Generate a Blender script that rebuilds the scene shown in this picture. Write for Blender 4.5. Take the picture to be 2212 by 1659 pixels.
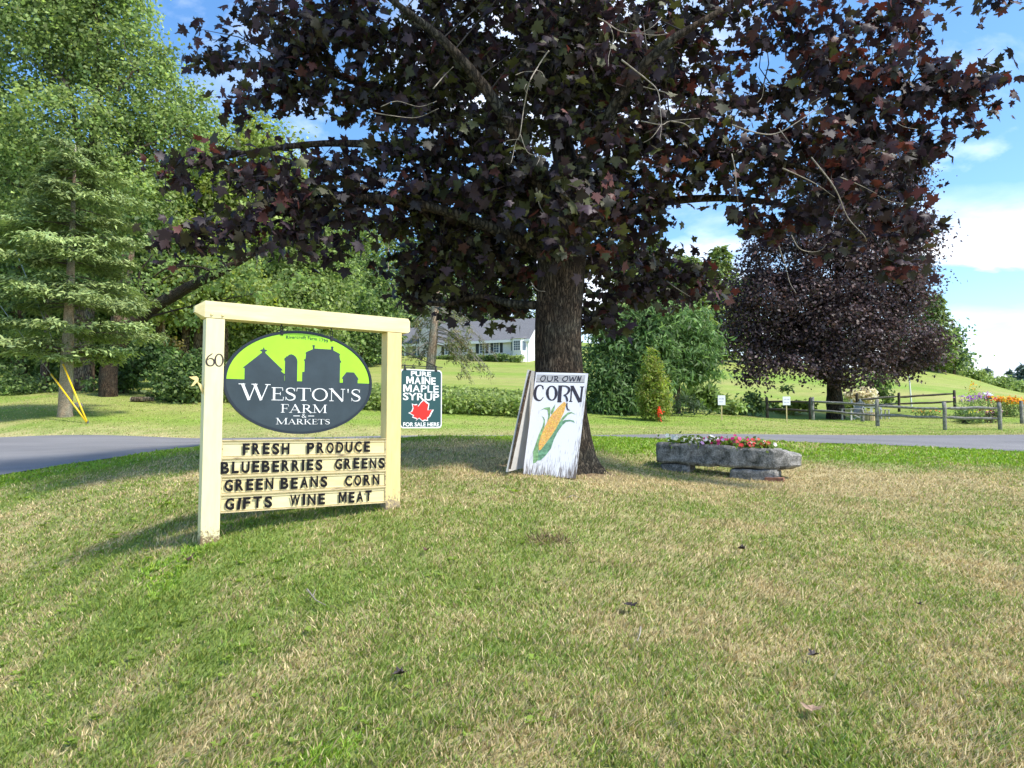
import bpy, bmesh, math, random
import numpy as np
from mathutils import Vector, Matrix

for o in list(bpy.data.objects): bpy.data.objects.remove(o)
SC = bpy.context.scene
COL = SC.collection
R = math.radians
rng = np.random.default_rng(7)
random.seed(7)

# ------------------------------------------------------------------ camera, sky, sun, exposure
F = 1500.0                      # focal length in pixels of a 2212 px wide picture
CX, CY, PITCH = 1106.0, 829.5, math.atan(91/1500)
EYE = 1.6
cam = bpy.data.cameras.new("camera"); camo = bpy.data.objects.new("camera", cam); COL.objects.link(camo)
cam.sensor_width = 36; cam.lens = 36*F/2212; cam.clip_start = .05; cam.clip_end = 3000
camo.location = (0, 0, EYE); camo.rotation_euler = (R(90)+PITCH, 0, 0)
SC.camera = camo

SUN_EL, SUN_AZ = R(54), R(114)           # azimuth clockwise from +Y: the sun stands to the right
w = bpy.data.worlds.new("World"); SC.world = w; w.use_nodes = True
nt = w.node_tree; nt.nodes.clear()
def N(tree, typ, **kw):
    n = tree.nodes.new(typ)
    for k, v in kw.items():
        if k in n.inputs: n.inputs[k].default_value = v
        else: setattr(n, k, v)
    return n
def L(tree, a, b): tree.links.new(a, b)
sky = N(nt, 'ShaderNodeTexSky', sky_type='NISHITA', sun_disc=False, sun_elevation=SUN_EL, sun_rotation=SUN_AZ, air_density=1.0, dust_density=.6, ozone_density=2.0)
hs = N(nt, 'ShaderNodeHueSaturation', Saturation=1.22, Value=.86); L(nt, sky.outputs[0], hs.inputs['Color'])
tc = N(nt, 'ShaderNodeTexCoord')
sx = N(nt, 'ShaderNodeSeparateXYZ'); L(nt, tc.outputs['Generated'], sx.inputs[0])
def M(tree, op, a, b=None, c=None):
    n = tree.nodes.new('ShaderNodeMath'); n.operation = op
    for i, v in enumerate((a, b, c)):
        if v is None: continue
        if isinstance(v, (int, float)): n.inputs[i].default_value = v
        else: L(tree, v, n.inputs[i])
    return n.outputs[0]
zz = M(nt, 'ADD', M(nt, 'MAXIMUM', sx.outputs[2], 0.0), .16)
cxyz = N(nt, 'ShaderNodeCombineXYZ'); L(nt, M(nt, 'DIVIDE', sx.outputs[0], zz), cxyz.inputs[0]); L(nt, M(nt, 'DIVIDE', sx.outputs[1], zz), cxyz.inputs[1])
cxyz.inputs[2].default_value = 3.7
cn = N(nt, 'ShaderNodeTexNoise', Scale=1.15, Detail=9.0, Roughness=.56, Distortion=.35); L(nt, cxyz.outputs[0], cn.inputs['Vector'])
low = M(nt, 'MULTIPLY', M(nt, 'SUBTRACT', .62, M(nt, 'MINIMUM', M(nt, 'MAXIMUM', sx.outputs[2], 0.0), .62)), .26)
lft = M(nt, 'MULTIPLY', M(nt, 'SUBTRACT', .12, M(nt, 'ABSOLUTE', M(nt, 'SUBTRACT', sx.outputs[0], .02))), .45)
dens = M(nt, 'ADD', M(nt, 'ADD', cn.outputs[0], low), M(nt, 'MAXIMUM', lft, -.06))
rgt = M(nt, 'MULTIPLY', M(nt, 'MINIMUM', M(nt, 'MAXIMUM', M(nt, 'SUBTRACT', sx.outputs[0], .34), 0.0), .12), 8.0)
wig = M(nt, 'MULTIPLY', M(nt, 'SUBTRACT', cn.outputs[0], .5), .30); zw_ = M(nt, 'ADD', sx.outputs[2], wig)
bank = M(nt, 'ADD', M(nt, 'MULTIPLY', M(nt, 'MAXIMUM', M(nt, 'SUBTRACT', .060, M(nt, 'ABSOLUTE', M(nt, 'SUBTRACT', zw_, .235))), 0.0), 2.6), M(nt, 'MULTIPLY', M(nt, 'MAXIMUM', M(nt, 'SUBTRACT', .150, zw_), 0.0), 2.4))
clear = M(nt, 'MULTIPLY', M(nt, 'SUBTRACT', bank, .035), 1.0)
dens = M(nt, 'ADD', dens, M(nt, 'MULTIPLY', rgt, clear))
dens = M(nt, 'SUBTRACT', dens, M(nt, 'MINIMUM', M(nt, 'MAXIMUM', M(nt, 'MULTIPLY', M(nt, 'SUBTRACT', -.13, sx.outputs[0]), .7), 0.0), .10))
cr = N(nt, 'ShaderNodeValToRGB'); cr.color_ramp.elements[0].position = .52; cr.color_ramp.elements[1].position = .72
L(nt, dens, cr.inputs[0])
cmix = N(nt, 'ShaderNodeMixRGB'); L(nt, cr.outputs[0], cmix.inputs[0]); L(nt, hs.outputs[0], cmix.inputs[1])
cn2 = N(nt, 'ShaderNodeTexNoise', Scale=2.6, Detail=6.0, Roughness=.6); L(nt, cxyz.outputs[0], cn2.inputs['Vector'])
cr2 = N(nt, 'ShaderNodeValToRGB')
cr2.color_ramp.elements[0].position = .35; cr2.color_ramp.elements[0].color = (3.1, 3.5, 4.4, 1)
cr2.color_ramp.elements[1].position = .62; cr2.color_ramp.elements[1].color = (5.9, 6.05, 6.4, 1)
L(nt, cn2.outputs[0], cr2.inputs[0]); L(nt, cr2.outputs[0], cmix.inputs[2])
bg = N(nt, 'ShaderNodeBackground', Strength=.15); L(nt, cmix.outputs[0], bg.inputs[0])
wo = N(nt, 'ShaderNodeOutputWorld'); L(nt, bg.outputs[0], wo.inputs[0])

sl = bpy.data.lights.new("sun", 'SUN'); sl.energy = 2.7; sl.angle = R(7.0); sl.color = (1, .95, .86)
so = bpy.data.objects.new("sun", sl); COL.objects.link(so)
sdir = Vector((math.sin(SUN_AZ)*math.cos(SUN_EL), math.cos(SUN_AZ)*math.cos(SUN_EL), math.sin(SUN_EL)))
so.rotation_euler = sdir.to_track_quat('Z', 'Y').to_euler()
so.location = sdir*60
vs = SC.view_settings; vs.view_transform = 'Standard'; vs.look = 'None'; vs.gamma = 1; vs.exposure = 1.22; vs.use_curve_mapping = False
SC.cycles.max_bounces = 8; SC.cycles.diffuse_bounces = 4; SC.cycles.transparent_max_bounces = 6
SC.cycles.caustics_reflective = False; SC.cycles.caustics_refractive = False

# ------------------------------------------------------------------ picture <-> place
CP, SP = math.cos(PITCH), math.sin(PITCH)
def at(px, py, Y):
    u, v = (px-CX)/F, (CY-py)/F
    k = Y/(CP - v*SP)
    return np.array((k*u, Y, EYE + k*(SP + v*CP)))
G = [  # pixel, pixel, distance of points of the ground
 (1106,1659,2.55),(0,1659,3.5),(500,1659,2.85),(2212,1659,2.5),(448,1176,5.67),(850,1098,6.54),(1190,1031,8.1),(1230,1013,9.0),
 (1650,1040,10.2),(1455,1017,11.0),(0,1250,6.4),(250,1200,6.0),(0,1100,8.6),(250,1070,8.2),(2212,1250,5.3),(1650,1250,4.9),(1106,1250,4.85),
 (2212,1060,9.0),(1000,970,11.0),(1000,944.5,13.0),(1290,946,13.6),(700,952,13.0),(700,1000,9.5),
 (0,1028,10.6),(200,997,11.4),(430,965,12.5),(0,946,17.0),(430,948,17.5),(-300,1075,9.6),(-300,950,16.0),
 (2212,977,13.5),(1900,962,13.6),(1600,951,13.8),(2212,940,18.5),(1700,940,18.5),(1290,941,18.2),(2500,992,12.9),(2500,942,18.0),
 (1000,949,14.4),(1000,946.5,16),(1000,942,18.2),(700,952,14.2),(700,949,16),(700,946,18),
 (300,905,21),(150,905,20),(200,850,28),(400,868,26.5),(700,900,22),(700,850,31),(1000,898,24),(1000,850,32),(1000,785,75),(880,778,78),(1150,779,80),
 (2156,928.5,25.5),(2038,928.5,26),(1893,920.6,27.5),(1754,907,31),(1656,903,34),(1803,905,36),(2204,915,29),
 (1411,908,25),(1356,894,28),(1500,898,28),(1500,845,45),(1500,770,120),(1700,860,50),(1700,800,100),(1900,795,110),(2030,800,112),(2120,825,112),(2200,850,112),
 (2400,880,112),(2030,850,60),(2200,885,60),(2500,900,40),(2030,880,38),(2200,860,150),(2030,850,150),(1700,780,150),(1000,740,110),(1000,720,150),
 (200,800,60),(600,800,60),(-300,870,28),(-300,820,60),(200,760,110),(600,740,110),(200,740,150)]
GP = np.array([at(*g) for g in G])
def _kc(x, y):
    x = np.asarray(x, float); y = np.asarray(y, float)
    yy = np.clip(y, 1.6, 150)
    u = np.clip(x/yy, -1.0, 1.0)
    return np.stack([u*2.2, np.log(yy)*2.0], -1)
GK = _kc(GP[:,0], GP[:,1])
def _phi(d2): return np.sqrt(d2 + .02)
_A = _phi(((GK[:,None,:]-GK[None,:,:])**2).sum(-1))
_n = len(G); _B = np.zeros((_n+1,_n+1)); _B[:_n,:_n] = _A + np.eye(_n)*-.004; _B[_n,:_n] = 1; _B[:_n,_n] = 1
_w = np.linalg.solve(_B, np.append(GP[:,2], 0))
def E(x, y):
    x = np.asarray(x, float); y = np.asarray(y, float); sh = np.broadcast(x, y).shape
    k = _kc(np.broadcast_to(x, sh).ravel(), np.broadcast_to(y, sh).ravel())
    out = np.empty(len(k))
    for i in range(0, len(k), 60000):
        d2 = ((k[i:i+60000,None,:]-GK[None,:,:])**2).sum(-1)
        out[i:i+60000] = _phi(d2) @ _w[:_n] + _w[_n]
    yb = np.broadcast_to(y, sh).ravel()
    out = out - np.maximum(yb-150, 0)*.06
    return out.reshape(sh)
def e1(x, y): return float(E(np.array([x]), np.array([y]))[0])
def gp(px, py, y0=1.8, y1=140):
    """where the sight line of a pixel meets the ground"""
    Y = np.geomspace(y0, y1, 900)
    P = np.array([at(px, py, t) for t in Y])
    d = P[:,2]-E(P[:,0], P[:,1])
    i = np.argmax(d < 0) if (d < 0).any() else len(Y)-1
    p = P[i]; return Vector((p[0], p[1], e1(p[0], p[1])))
def gat(px, Y):
    x = (px-CX)/F*Y*1.0018
    return Vector((x, Y, e1(x, Y)))

def _hash(ix, iy, s):
    n = (ix.astype(np.int64)*374761393 + iy.astype(np.int64)*668265263 + s*1442695041) & 0x7fffffff
    n = ((n ^ (n >> 13))*1274126177) & 0x7fffffff
    return ((n ^ (n >> 16)) & 0xffff)/65535.0
def vnoise(x, y, s=0):
    ix, iy = np.floor(x), np.floor(y); fx, fy = x-ix, y-iy
    fx = fx*fx*(3-2*fx); fy = fy*fy*(3-2*fy)
    a, b, c, d = _hash(ix,iy,s), _hash(ix+1,iy,s), _hash(ix,iy+1,s), _hash(ix+1,iy+1,s)
    return (a*(1-fx)+b*fx)*(1-fy)+(c*(1-fx)+d*fx)*fy
def fbm(x, y, s=0, o=4):
    t, a, k = 0, .5, 0
    for i in range(o):
        t = t + a*vnoise(x*2**i, y*2**i, s+i*17); k += a; a *= .55
    return t/k

# ------------------------------------------------------------------ mesh helpers
def np_mesh(name, V, faces, mat, parent=None, tint=None, smooth=False, uv=None):
    """faces: an int array (m,k) or a list of such arrays"""
    if isinstance(faces, np.ndarray): faces = [faces]
    me = bpy.data.meshes.new(name)
    V = np.asarray(V, np.float32); me.vertices.add(len(V)); me.vertices.foreach_set('co', V.ravel())
    idx = np.concatenate([f.ravel() for f in faces]).astype(np.int32)
    tot = np.concatenate([np.full(len(f), f.shape[1]) for f in faces])
    st = np.concatenate([[0], np.cumsum(tot)[:-1]]).astype(np.int32)
    me.loops.add(len(idx)); me.loops.foreach_set('vertex_index', idx)
    me.polygons.add(len(tot)); me.polygons.foreach_set('loop_start', st)
    me.update(calc_edges=True)
    if tint is not None:
        a = me.color_attributes.new('tint', 'FLOAT_COLOR', 'POINT')
        t = np.ones((len(V),4), np.float32); t[:,:3] = tint; a.data.foreach_set('color', t.ravel())
    if smooth: me.polygons.foreach_set('use_smooth', np.ones(len(tot), bool))
    if mat: me.materials.append(mat)
    o = bpy.data.objects.new(name, me); COL.objects.link(o)
    if parent: o.parent = parent
    return o
class MB:
    def __init__(s): s.v = []; s.f = []
    def add(s, vs, fs):
        b = len(s.v); s.v += [tuple(map(float, v)) for v in vs]; s.f += [tuple(i+b for i in f) for f in fs]
    def poly(s, pts): s.add(pts, [tuple(range(len(pts)))])
    def box(s, x0, x1, y0, y1, z0, z1, bev=0):
        if bev <= 0:
            s.add([(x0,y0,z0),(x1,y0,z0),(x1,y1,z0),(x0,y1,z0),(x0,y0,z1),(x1,y0,z1),(x1,y1,z1),(x0,y1,z1)],
                  [(0,3,2,1),(4,5,6,7),(0,1,5,4),(1,2,6,5),(2,3,7,6),(3,0,4,7)]); return s
        bm = bmesh.new(); bmesh.ops.create_cube(bm, size=1)
        for v in bm.verts: v.co = Vector(((x0+x1)/2+v.co.x*(x1-x0), (y0+y1)/2+v.co.y*(y1-y0), (z0+z1)/2+v.co.z*(z1-z0)))
        bmesh.ops.bevel(bm, geom=bm.edges[:], offset=bev, segments=2, affect='EDGES', profile=.6)
        s.bm(bm); return s
    def bm(s, bm, mat=None):
        bm.verts.ensure_lookup_table()
        s.add([(mat @ v.co if mat else v.co)[:] for v in bm.verts], [tuple(v.index for v in f.verts) for f in bm.faces]); bm.free()
    def tube(s, pts, radii, n=8, cap=True, wob=0):
        pts = [Vector(p) for p in pts]
        if isinstance(radii, (int,float)): radii = [radii]*len(pts)
        rings = []
        up = Vector((.31,.17,.93))
        for i, p in enumerate(pts):
            t = (pts[min(i+1,len(pts)-1)]-pts[max(i-1,0)]).normalized()
            a = t.cross(up)
            if a.length < .05: a = t.cross(Vector((1,0,0)))
            a.normalize(); b = t.cross(a)
            rings.append([p+(a*math.cos(q)+b*math.sin(q))*radii[i]*(1+(random.uniform(-wob,wob) if wob else 0)) for q in [2*math.pi*j/n for j in range(n)]])
        vs = [v for r in rings for v in r]; fs = []
        for i in range(len(rings)-1):
            for j in range(n):
                fs.append((i*n+j, i*n+(j+1)%n, (i+1)*n+(j+1)%n, (i+1)*n+j))
        if cap: fs += [tuple(range(n))[::-1], tuple((len(rings)-1)*n+j for j in range(n))]
        s.add(vs, fs); return s
    def build(s, name, mat, parent=None, smooth=False):
        me = bpy.data.meshes.new(name); me.from_pydata(s.v, [], s.f); me.update()
        bm = bmesh.new(); bm.from_mesh(me); bmesh.ops.recalc_face_normals(bm, faces=bm.faces[:]); bm.to_mesh(me); bm.free()
        if smooth: me.polygons.foreach_set('use_smooth', np.ones(len(me.polygons), bool))
        me.materials.append(mat)
        o = bpy.data.objects.new(name, me); COL.objects.link(o)
        if parent: o.parent = parent
        return o
def flat(mb, name, mat, parent):
    """build without touching the winding: painted letters and emblems"""
    me = bpy.data.meshes.new(name); me.from_pydata(mb.v, [], mb.f); me.update(); me.materials.append(mat)
    o = bpy.data.objects.new(name, me); COL.objects.link(o); o.parent = parent; return o
def tag(o, label=None, cat=None, group=None, kind=None):
    for k, v in (('label',label),('category',cat),('group',group),('kind',kind)):
        if v: o[k] = v
    return o
def thing(name, label, cat, loc=(0,0,0), rz=0, group=None):
    o = bpy.data.objects.new(name, None); COL.objects.link(o); o.empty_display_size = .1
    o.location = loc; o.rotation_euler = (0,0,rz)
    return tag(o, label, cat, group)
def spline(pts, per=6):
    pts = [Vector(p) for p in pts]
    if len(pts) < 3: return pts
    out = []
    P = [pts[0]*2-pts[1]] + pts + [pts[-1]*2-pts[-2]]
    for i in range(1, len(P)-2):
        for k in range(per):
            t = k/per; a, b, c, d = P[i-1], P[i], P[i+1], P[i+2]
            out.append(.5*((2*b)+(c-a)*t+(2*a-5*b+4*c-d)*t*t+(3*b-a-3*c+d)*t**3))
    out.append(pts[-1]); return out

# ------------------------------------------------------------------ materials
MATS = {}
def pbr(name, col, rough=.6, var=0, scale=20, bump=0, bscale=60, metal=0, spec=.4, stretch=None, col2=None, lo=.4, hi=.62):
    m = bpy.data.materials.new(name); m.use_nodes = True; t = m.node_tree
    b = t.nodes['Principled BSDF']; b.inputs['Roughness'].default_value = rough; b.inputs['Metallic'].default_value = metal
    b.inputs['Specular IOR Level'].default_value = spec
    b.inputs['Base Color'].default_value = (*col, 1)
    co = N(t, 'ShaderNodeTexCoord'); vec = co.outputs['Object']
    if stretch:
        mp = N(t, 'ShaderNodeMapping'); mp.inputs['Scale'].default_value = stretch; L(t, vec, mp.inputs[0]); vec = mp.outputs[0]
    if var or col2:
        n = N(t, 'ShaderNodeTexNoise', Scale=scale, Detail=6.0, Roughness=.62); L(t, vec, n.inputs['Vector'])
        r = N(t, 'ShaderNodeValToRGB'); r.color_ramp.elements[0].position = lo; r.color_ramp.elements[1].position = hi
        c2 = col2 or tuple(c*(1+var) for c in col); c1 = col if col2 else tuple(c*(1-var) for c in col)
        r.color_ramp.elements[0].color = (*c1,1); r.color_ramp.elements[1].color = (*c2,1)
        L(t, n.outputs[0], r.inputs[0]); L(t, r.outputs[0], b.inputs['Base Color'])
    if bump:
        n2 = N(t, 'ShaderNodeTexNoise', Scale=bscale, Detail=5.0, Roughness=.65); L(t, vec, n2.inputs['Vector'])
        bp = N(t, 'ShaderNodeBump', Strength=bump, Distance=.02); L(t, n2.outputs[0], bp.inputs['Height']); L(t, bp.outputs[0], b.inputs['Normal'])
    MATS[name] = m; return m
def foliage(name, trans=.3, rough=.5, spec=.3):
    m = bpy.data.materials.new(name); m.use_nodes = True; t = m.node_tree
    b = t.nodes['Principled BSDF']; b.inputs['Roughness'].default_value = rough; b.inputs['Specular IOR Level'].default_value = spec
    a = N(t, 'ShaderNodeAttribute', attribute_name='tint'); L(t, a.outputs['Color'], b.inputs['Base Color'])
    tr = N(t, 'ShaderNodeBsdfTranslucent'); hv = N(t, 'ShaderNodeHueSaturation', Saturation=1.15, Value=1.5); L(t, a.outputs['Color'], hv.inputs['Color']); L(t, hv.outputs[0], tr.inputs[0])
    mx = N(t, 'ShaderNodeMixShader', Fac=trans); L(t, b.outputs[0], mx.inputs[1]); L(t, tr.outputs[0], mx.inputs[2])
    L(t, mx.outputs[0], t.nodes['Material Output'].inputs['Surface']); return m
def vmat(name, rough=.9, bump=.5, bscale=40, spec=.2):
    m = bpy.data.materials.new(name); m.use_nodes = True; t = m.node_tree
    b = t.nodes['Principled BSDF']; b.inputs['Roughness'].default_value = rough; b.inputs['Specular IOR Level'].default_value = spec
    a = N(t, 'ShaderNodeAttribute', attribute_name='tint')
    co = N(t, 'ShaderNodeTexCoord')
    n = N(t, 'ShaderNodeTexNoise', Scale=bscale, Detail=5.0, Roughness=.7); L(t, co.outputs['Object'], n.inputs['Vector'])
    r = N(t, 'ShaderNodeValToRGB'); r.color_ramp.elements[0].position = .3; r.color_ramp.elements[1].position = .7
    r.color_ramp.elements[0].color = (.62,.62,.62,1); r.color_ramp.elements[1].color = (1.3,1.3,1.3,1); L(t, n.outputs[0], r.inputs[0])
    mx = N(t, 'ShaderNodeMixRGB', blend_type='MULTIPLY'); mx.inputs[0].default_value = 1; L(t, a.outputs['Color'], mx.inputs[1]); L(t, r.outputs[0], mx.inputs[2])
    L(t, mx.outputs[0], b.inputs['Base Color'])
    bp = N(t, 'ShaderNodeBump', Strength=bump, Distance=.03); L(t, n.outputs[0], bp.inputs['Height']); L(t, bp.outputs[0], b.inputs['Normal'])
    return m
def bark(name, c1, c2, scale=9, zs=.22, bump=1.0):
    m = bpy.data.materials.new(name); m.use_nodes = True; t = m.node_tree
    b = t.nodes['Principled BSDF']; b.inputs['Roughness'].default_value = .9; b.inputs['Specular IOR Level'].default_value = .15
    co = N(t, 'ShaderNodeTexCoord'); mp = N(t, 'ShaderNodeMapping'); mp.inputs['Scale'].default_value = (1,1,zs); L(t, co.outputs['Object'], mp.inputs[0])
    v = N(t, 'ShaderNodeTexVoronoi', Scale=scale*2.2, feature='DISTANCE_TO_EDGE')
    nz = N(t, 'ShaderNodeTexNoise', Scale=scale, Detail=8.0, Roughness=.7, Distortion=.8); L(t, mp.outputs[0], nz.inputs['Vector'])
    ad = N(t, 'ShaderNodeMixRGB'); ad.inputs[0].default_value = .12; L(t, mp.outputs[0], ad.inputs[1]); L(t, nz.outputs['Color'], ad.inputs[2]); L(t, ad.outputs[0], v.inputs['Vector'])
    h = M(t, 'ADD', M(t, 'MULTIPLY', M(t, 'MINIMUM', v.outputs['Distance'], .25), 2.4), M(t, 'MULTIPLY', nz.outputs[0], .6))
    r = N(t, 'ShaderNodeValToRGB'); r.color_ramp.elements[0].position = .3; r.color_ramp.elements[1].position = .85
    r.color_ramp.elements[0].color = (*c1,1); r.color_ramp.elements[1].color = (*c2,1); L(t, h, r.inputs[0]); L(t, r.outputs[0], b.inputs['Base Color'])
    dn = N(t, 'ShaderNodeTexNoise', Scale=1.7, Detail=5.0, Roughness=.6); L(t, co.outputs['Object'], dn.inputs['Vector'])
    dr = N(t, 'ShaderNodeValToRGB'); dr.color_ramp.elements[0].position = .35; dr.color_ramp.elements[1].position = .65
    dr.color_ramp.elements[0].color = (1.15,.92,.75,1); dr.color_ramp.elements[1].color = (.85,.98,.95,1); L(t, dn.outputs[0], dr.inputs[0])
    mx = N(t, 'ShaderNodeMixRGB', blend_type='MULTIPLY'); mx.inputs[0].default_value = 1; L(t, r.outputs[0], mx.inputs[1]); L(t, dr.outputs[0], mx.inputs[2]); L(t, mx.outputs[0], b.inputs['Base Color'])
    bp = N(t, 'ShaderNodeBump', Strength=bump, Distance=.03); L(t, h, bp.inputs['Height']); L(t, bp.outputs[0], b.inputs['Normal'])
    return m
GRASS = foliage('grass_blades', .28, .6, .25)
LEAF = foliage('leaves', .42, .55, .3)
MAPLE = foliage('purple_leaves', .22, .52, .3)
NEEDLE = foliage('needles', .18, .6, .25)
PETAL = foliage('petals', .3, .6, .2)
GROUND = vmat('turf')
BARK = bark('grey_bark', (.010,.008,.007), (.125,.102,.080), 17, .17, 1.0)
BARK2 = bark('brown_bark', (.03,.024,.018), (.20,.165,.13), 6, .3, .8)
PALEBARK = bark('pale_bark', (.16,.13,.10), (.42,.37,.31), 8, .3, .5)
SPRUCEBARK = bark('flaky_bark', (.20,.17,.135), (.60,.53,.43), 16, .8, .6)
TWIG = pbr('dead_twig', (.27,.235,.185), .8, .3, 30)

# ------------------------------------------------------------------ road outline
NEAR = [(-700,1160,8.0),(-300,1075,9.6),(0,1028,10.6),(200,997,11.4),(430,965,12.5),(700,952,14.2),(1000,949,14.4),(1290,946,14.0),(1600,951,13.8),(1900,962,13.6),(2212,977,13.5),(2500,992,12.9),(2900,1015,12.2)]
FAR = [(-700,955,15.2),(-300,950,16.0),(0,946,17.0),(200,947,17.3),(430,948,17.5),(700,946,18.0),(1000,942,18.2),(1290,941,18.2),(1700,940,18.5),(1900,940,18.5),(2212,940,18.5),(2500,942,18.0),(2900,946,17.4)]
def xyline(ps): return [Vector((at(*p)[0], at(*p)[1], 0)) for p in ps]
NL, FL = spline(xyline(NEAR), 10), spline(xyline(FAR), 10)
POLY = np.array([(p.x,p.y) for p in NL] + [(p.x,p.y) for p in reversed(FL)])
def inside(x, y, P=POLY):
    c = np.zeros(x.shape, bool); j = len(P)-1
    for i in range(len(P)):
        xi, yi, xj, yj = P[i,0], P[i,1], P[j,0], P[j,1]
        if yi != yj: c ^= ((yi > y) != (yj > y)) & (x < (xj-xi)*(y-yi)/(yj-yi)+xi)
        j = i
    return c
NXY = np.array([(p.x,p.y) for p in NL])
def near_road_y(x): 
    o = np.argsort(NXY[:,0]); return np.interp(x, NXY[o,0], NXY[o,1])

# colour of the turf itself: parched tan, fresh green, clover and weeds, in patches
def turf(x, y):
    n1 = fbm(x*.42, y*.42, 3); n2 = fbm(x*1.7+9, y*1.7, 11); n3 = fbm(x*5.5, y*5.5, 23, 3); n4 = fbm(x*.8+40, y*.8, 31)
    v = x/np.maximum(y, 1.5)
    dry = .545 + (n1-.5)*.95 + (n2-.5)*1.0 + (n3-.5)*.6 + .30*np.clip(v+.22, -.7, .7)
    a_, b_ = x*.96-y*.28, x*.28+y*.96
    dry = dry + np.clip(-v*2-.2,0,1)*(fbm(a_*2.6, b_*.45, 55, 3)-.5)*1.6
    toroad = near_road_y(x)-y
    lush = np.exp(-(np.maximum(toroad-.2+1.6*(n1-.5),0)/2.3)**4)*(y < 17)*np.where(x < -2, .7, 1)
    dry = dry - .75*lush             # watered strip by the road
    dry = dry + .28*np.exp(-(((x-.2)/3.2)**2+((y-9.1)/1.8)**2))                     # thirsty ring round the tree
    dry = dry - .18*np.exp(-(((x+1.4)/1.6)**2+((y-5.0)/1.0)**2))
    far = np.clip((y-17)/4, 0, 1)
    dry = dry*(1-far) + far*(.30 + (n1-.5)*1.1 + (fbm(x*.05, y*.9, 5)-.5)*1.0)
    hill = np.clip((y-36)/12, 0, 1)
    dry = np.where(hill > 0, dry*(1-hill)+hill*(.32+(fbm(x*.03, y*.12, 77)-.5)*1.5+(fbm(x*.22, y*.8, 78)-.5)*.8), dry)
    dry = np.clip(dry, 0, 1)
    weed = .75*np.clip((n4-.50)*2.4, 0, 1)*np.clip(-v*2.2+.25, 0, 1)
    return dry, np.maximum(weed, .62*lush), far, n2, n3
tx0 = float(at(1217,980,9.05)[0])
def turf_rgb(x, y):
    dry, weed, far, n2, n3 = turf(x, y)
    g = np.array((.190,.255,.058)); t = np.array((.49,.41,.21)); wd = np.array((.22,.335,.045)); gf = np.array((.205,.300,.042))
    gg = g*(1-far[...,None]) + gf*far[...,None]
    gg = gg*(1-weed[...,None]) + wd*weed[...,None]
    t = t*(1-far[...,None])+np.array((.36,.325,.115))*far[...,None]
    c = gg*(1-dry[...,None]) + t*dry[...,None]
    bare = np.clip(1.25*np.exp(-(((x-tx0)/.85)**2+((y-9.05)/.75)**2)**1.5)+(n3-.55)*.8*np.exp(-((x-tx0)**2+(y-9)**2)/2.0),0,1)[...,None]; c = c*(1-bare)+np.array((.20,.13,.075))*bare
    return c*(.8+.4*n3[...,None])
# ------------------------------------------------------------------ ground and road
ys = [-12.0]
while ys[-1] < 900: ys.append(ys[-1] + max(abs(ys[-1]), 4.2)*.0165*(1 if ys[-1] < 160 else 6))
ys = np.array(ys); us = np.linspace(-1.35, 1.35, 300)
XX = us[None,:]*(np.maximum(ys,0)[:,None]+8); YY = np.broadcast_to(ys[:,None], XX.shape)
ZZ = E(XX, YY)
near = YY < 30
ZZ = ZZ + near*((fbm(XX*1.3, YY*1.3, 61, 3)-.5)*.05 + (fbm(XX*6, YY*6, 62, 2)-.5)*.018)
ins = inside(XX.copy(), YY.copy())
ZZ = ZZ - ins*.06
ny, nx = XX.shape
I = np.arange(ny*nx).reshape(ny, nx)
Fq = np.stack([I[:-1,:-1], I[:-1,1:], I[1:,1:], I[1:,:-1]], -1).reshape(-1,4)
tint = turf_rgb(XX, YY)*(.85*(YY < 13) + 1.0*(YY >= 13))[...,None]
g = np_mesh('ground', np.stack([XX,YY,ZZ], -1).reshape(-1,3), Fq, GROUND, tint=tint.reshape(-1,3), smooth=True)
tag(g, kind='structure', label='sloping mown lawn rising to a hill field', cat='ground')
nr, nc = len(NL), 26
A = np.array([[p.x,p.y] for p in NL]); B = np.array([[p.x,p.y] for p in FL])
s = np.linspace(0,1,nc)[None,:,None]
P = A[:,None,:]*(1-s)+B[:,None,:]*s
Z = E(P[...,0], P[...,1])+.015
I = np.arange(nr*nc).reshape(nr,nc)
Fq = np.stack([I[:-1,:-1], I[1:,:-1], I[1:,1:], I[:-1,1:]], -1).reshape(-1,4)
ASPH = pbr('asphalt', (.15,.145,.145), .9, 0, .7, .6, 90, col2=(.23,.222,.218), lo=.3, hi=.7, stretch=(.35,1.6,1))
r_ = np_mesh('road', np.concatenate([P, Z[...,None]], -1).reshape(-1,3), Fq, ASPH, smooth=True)
tag(r_, kind='structure', label='narrow grey asphalt lane curving behind the lawn', cat='road')

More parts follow.
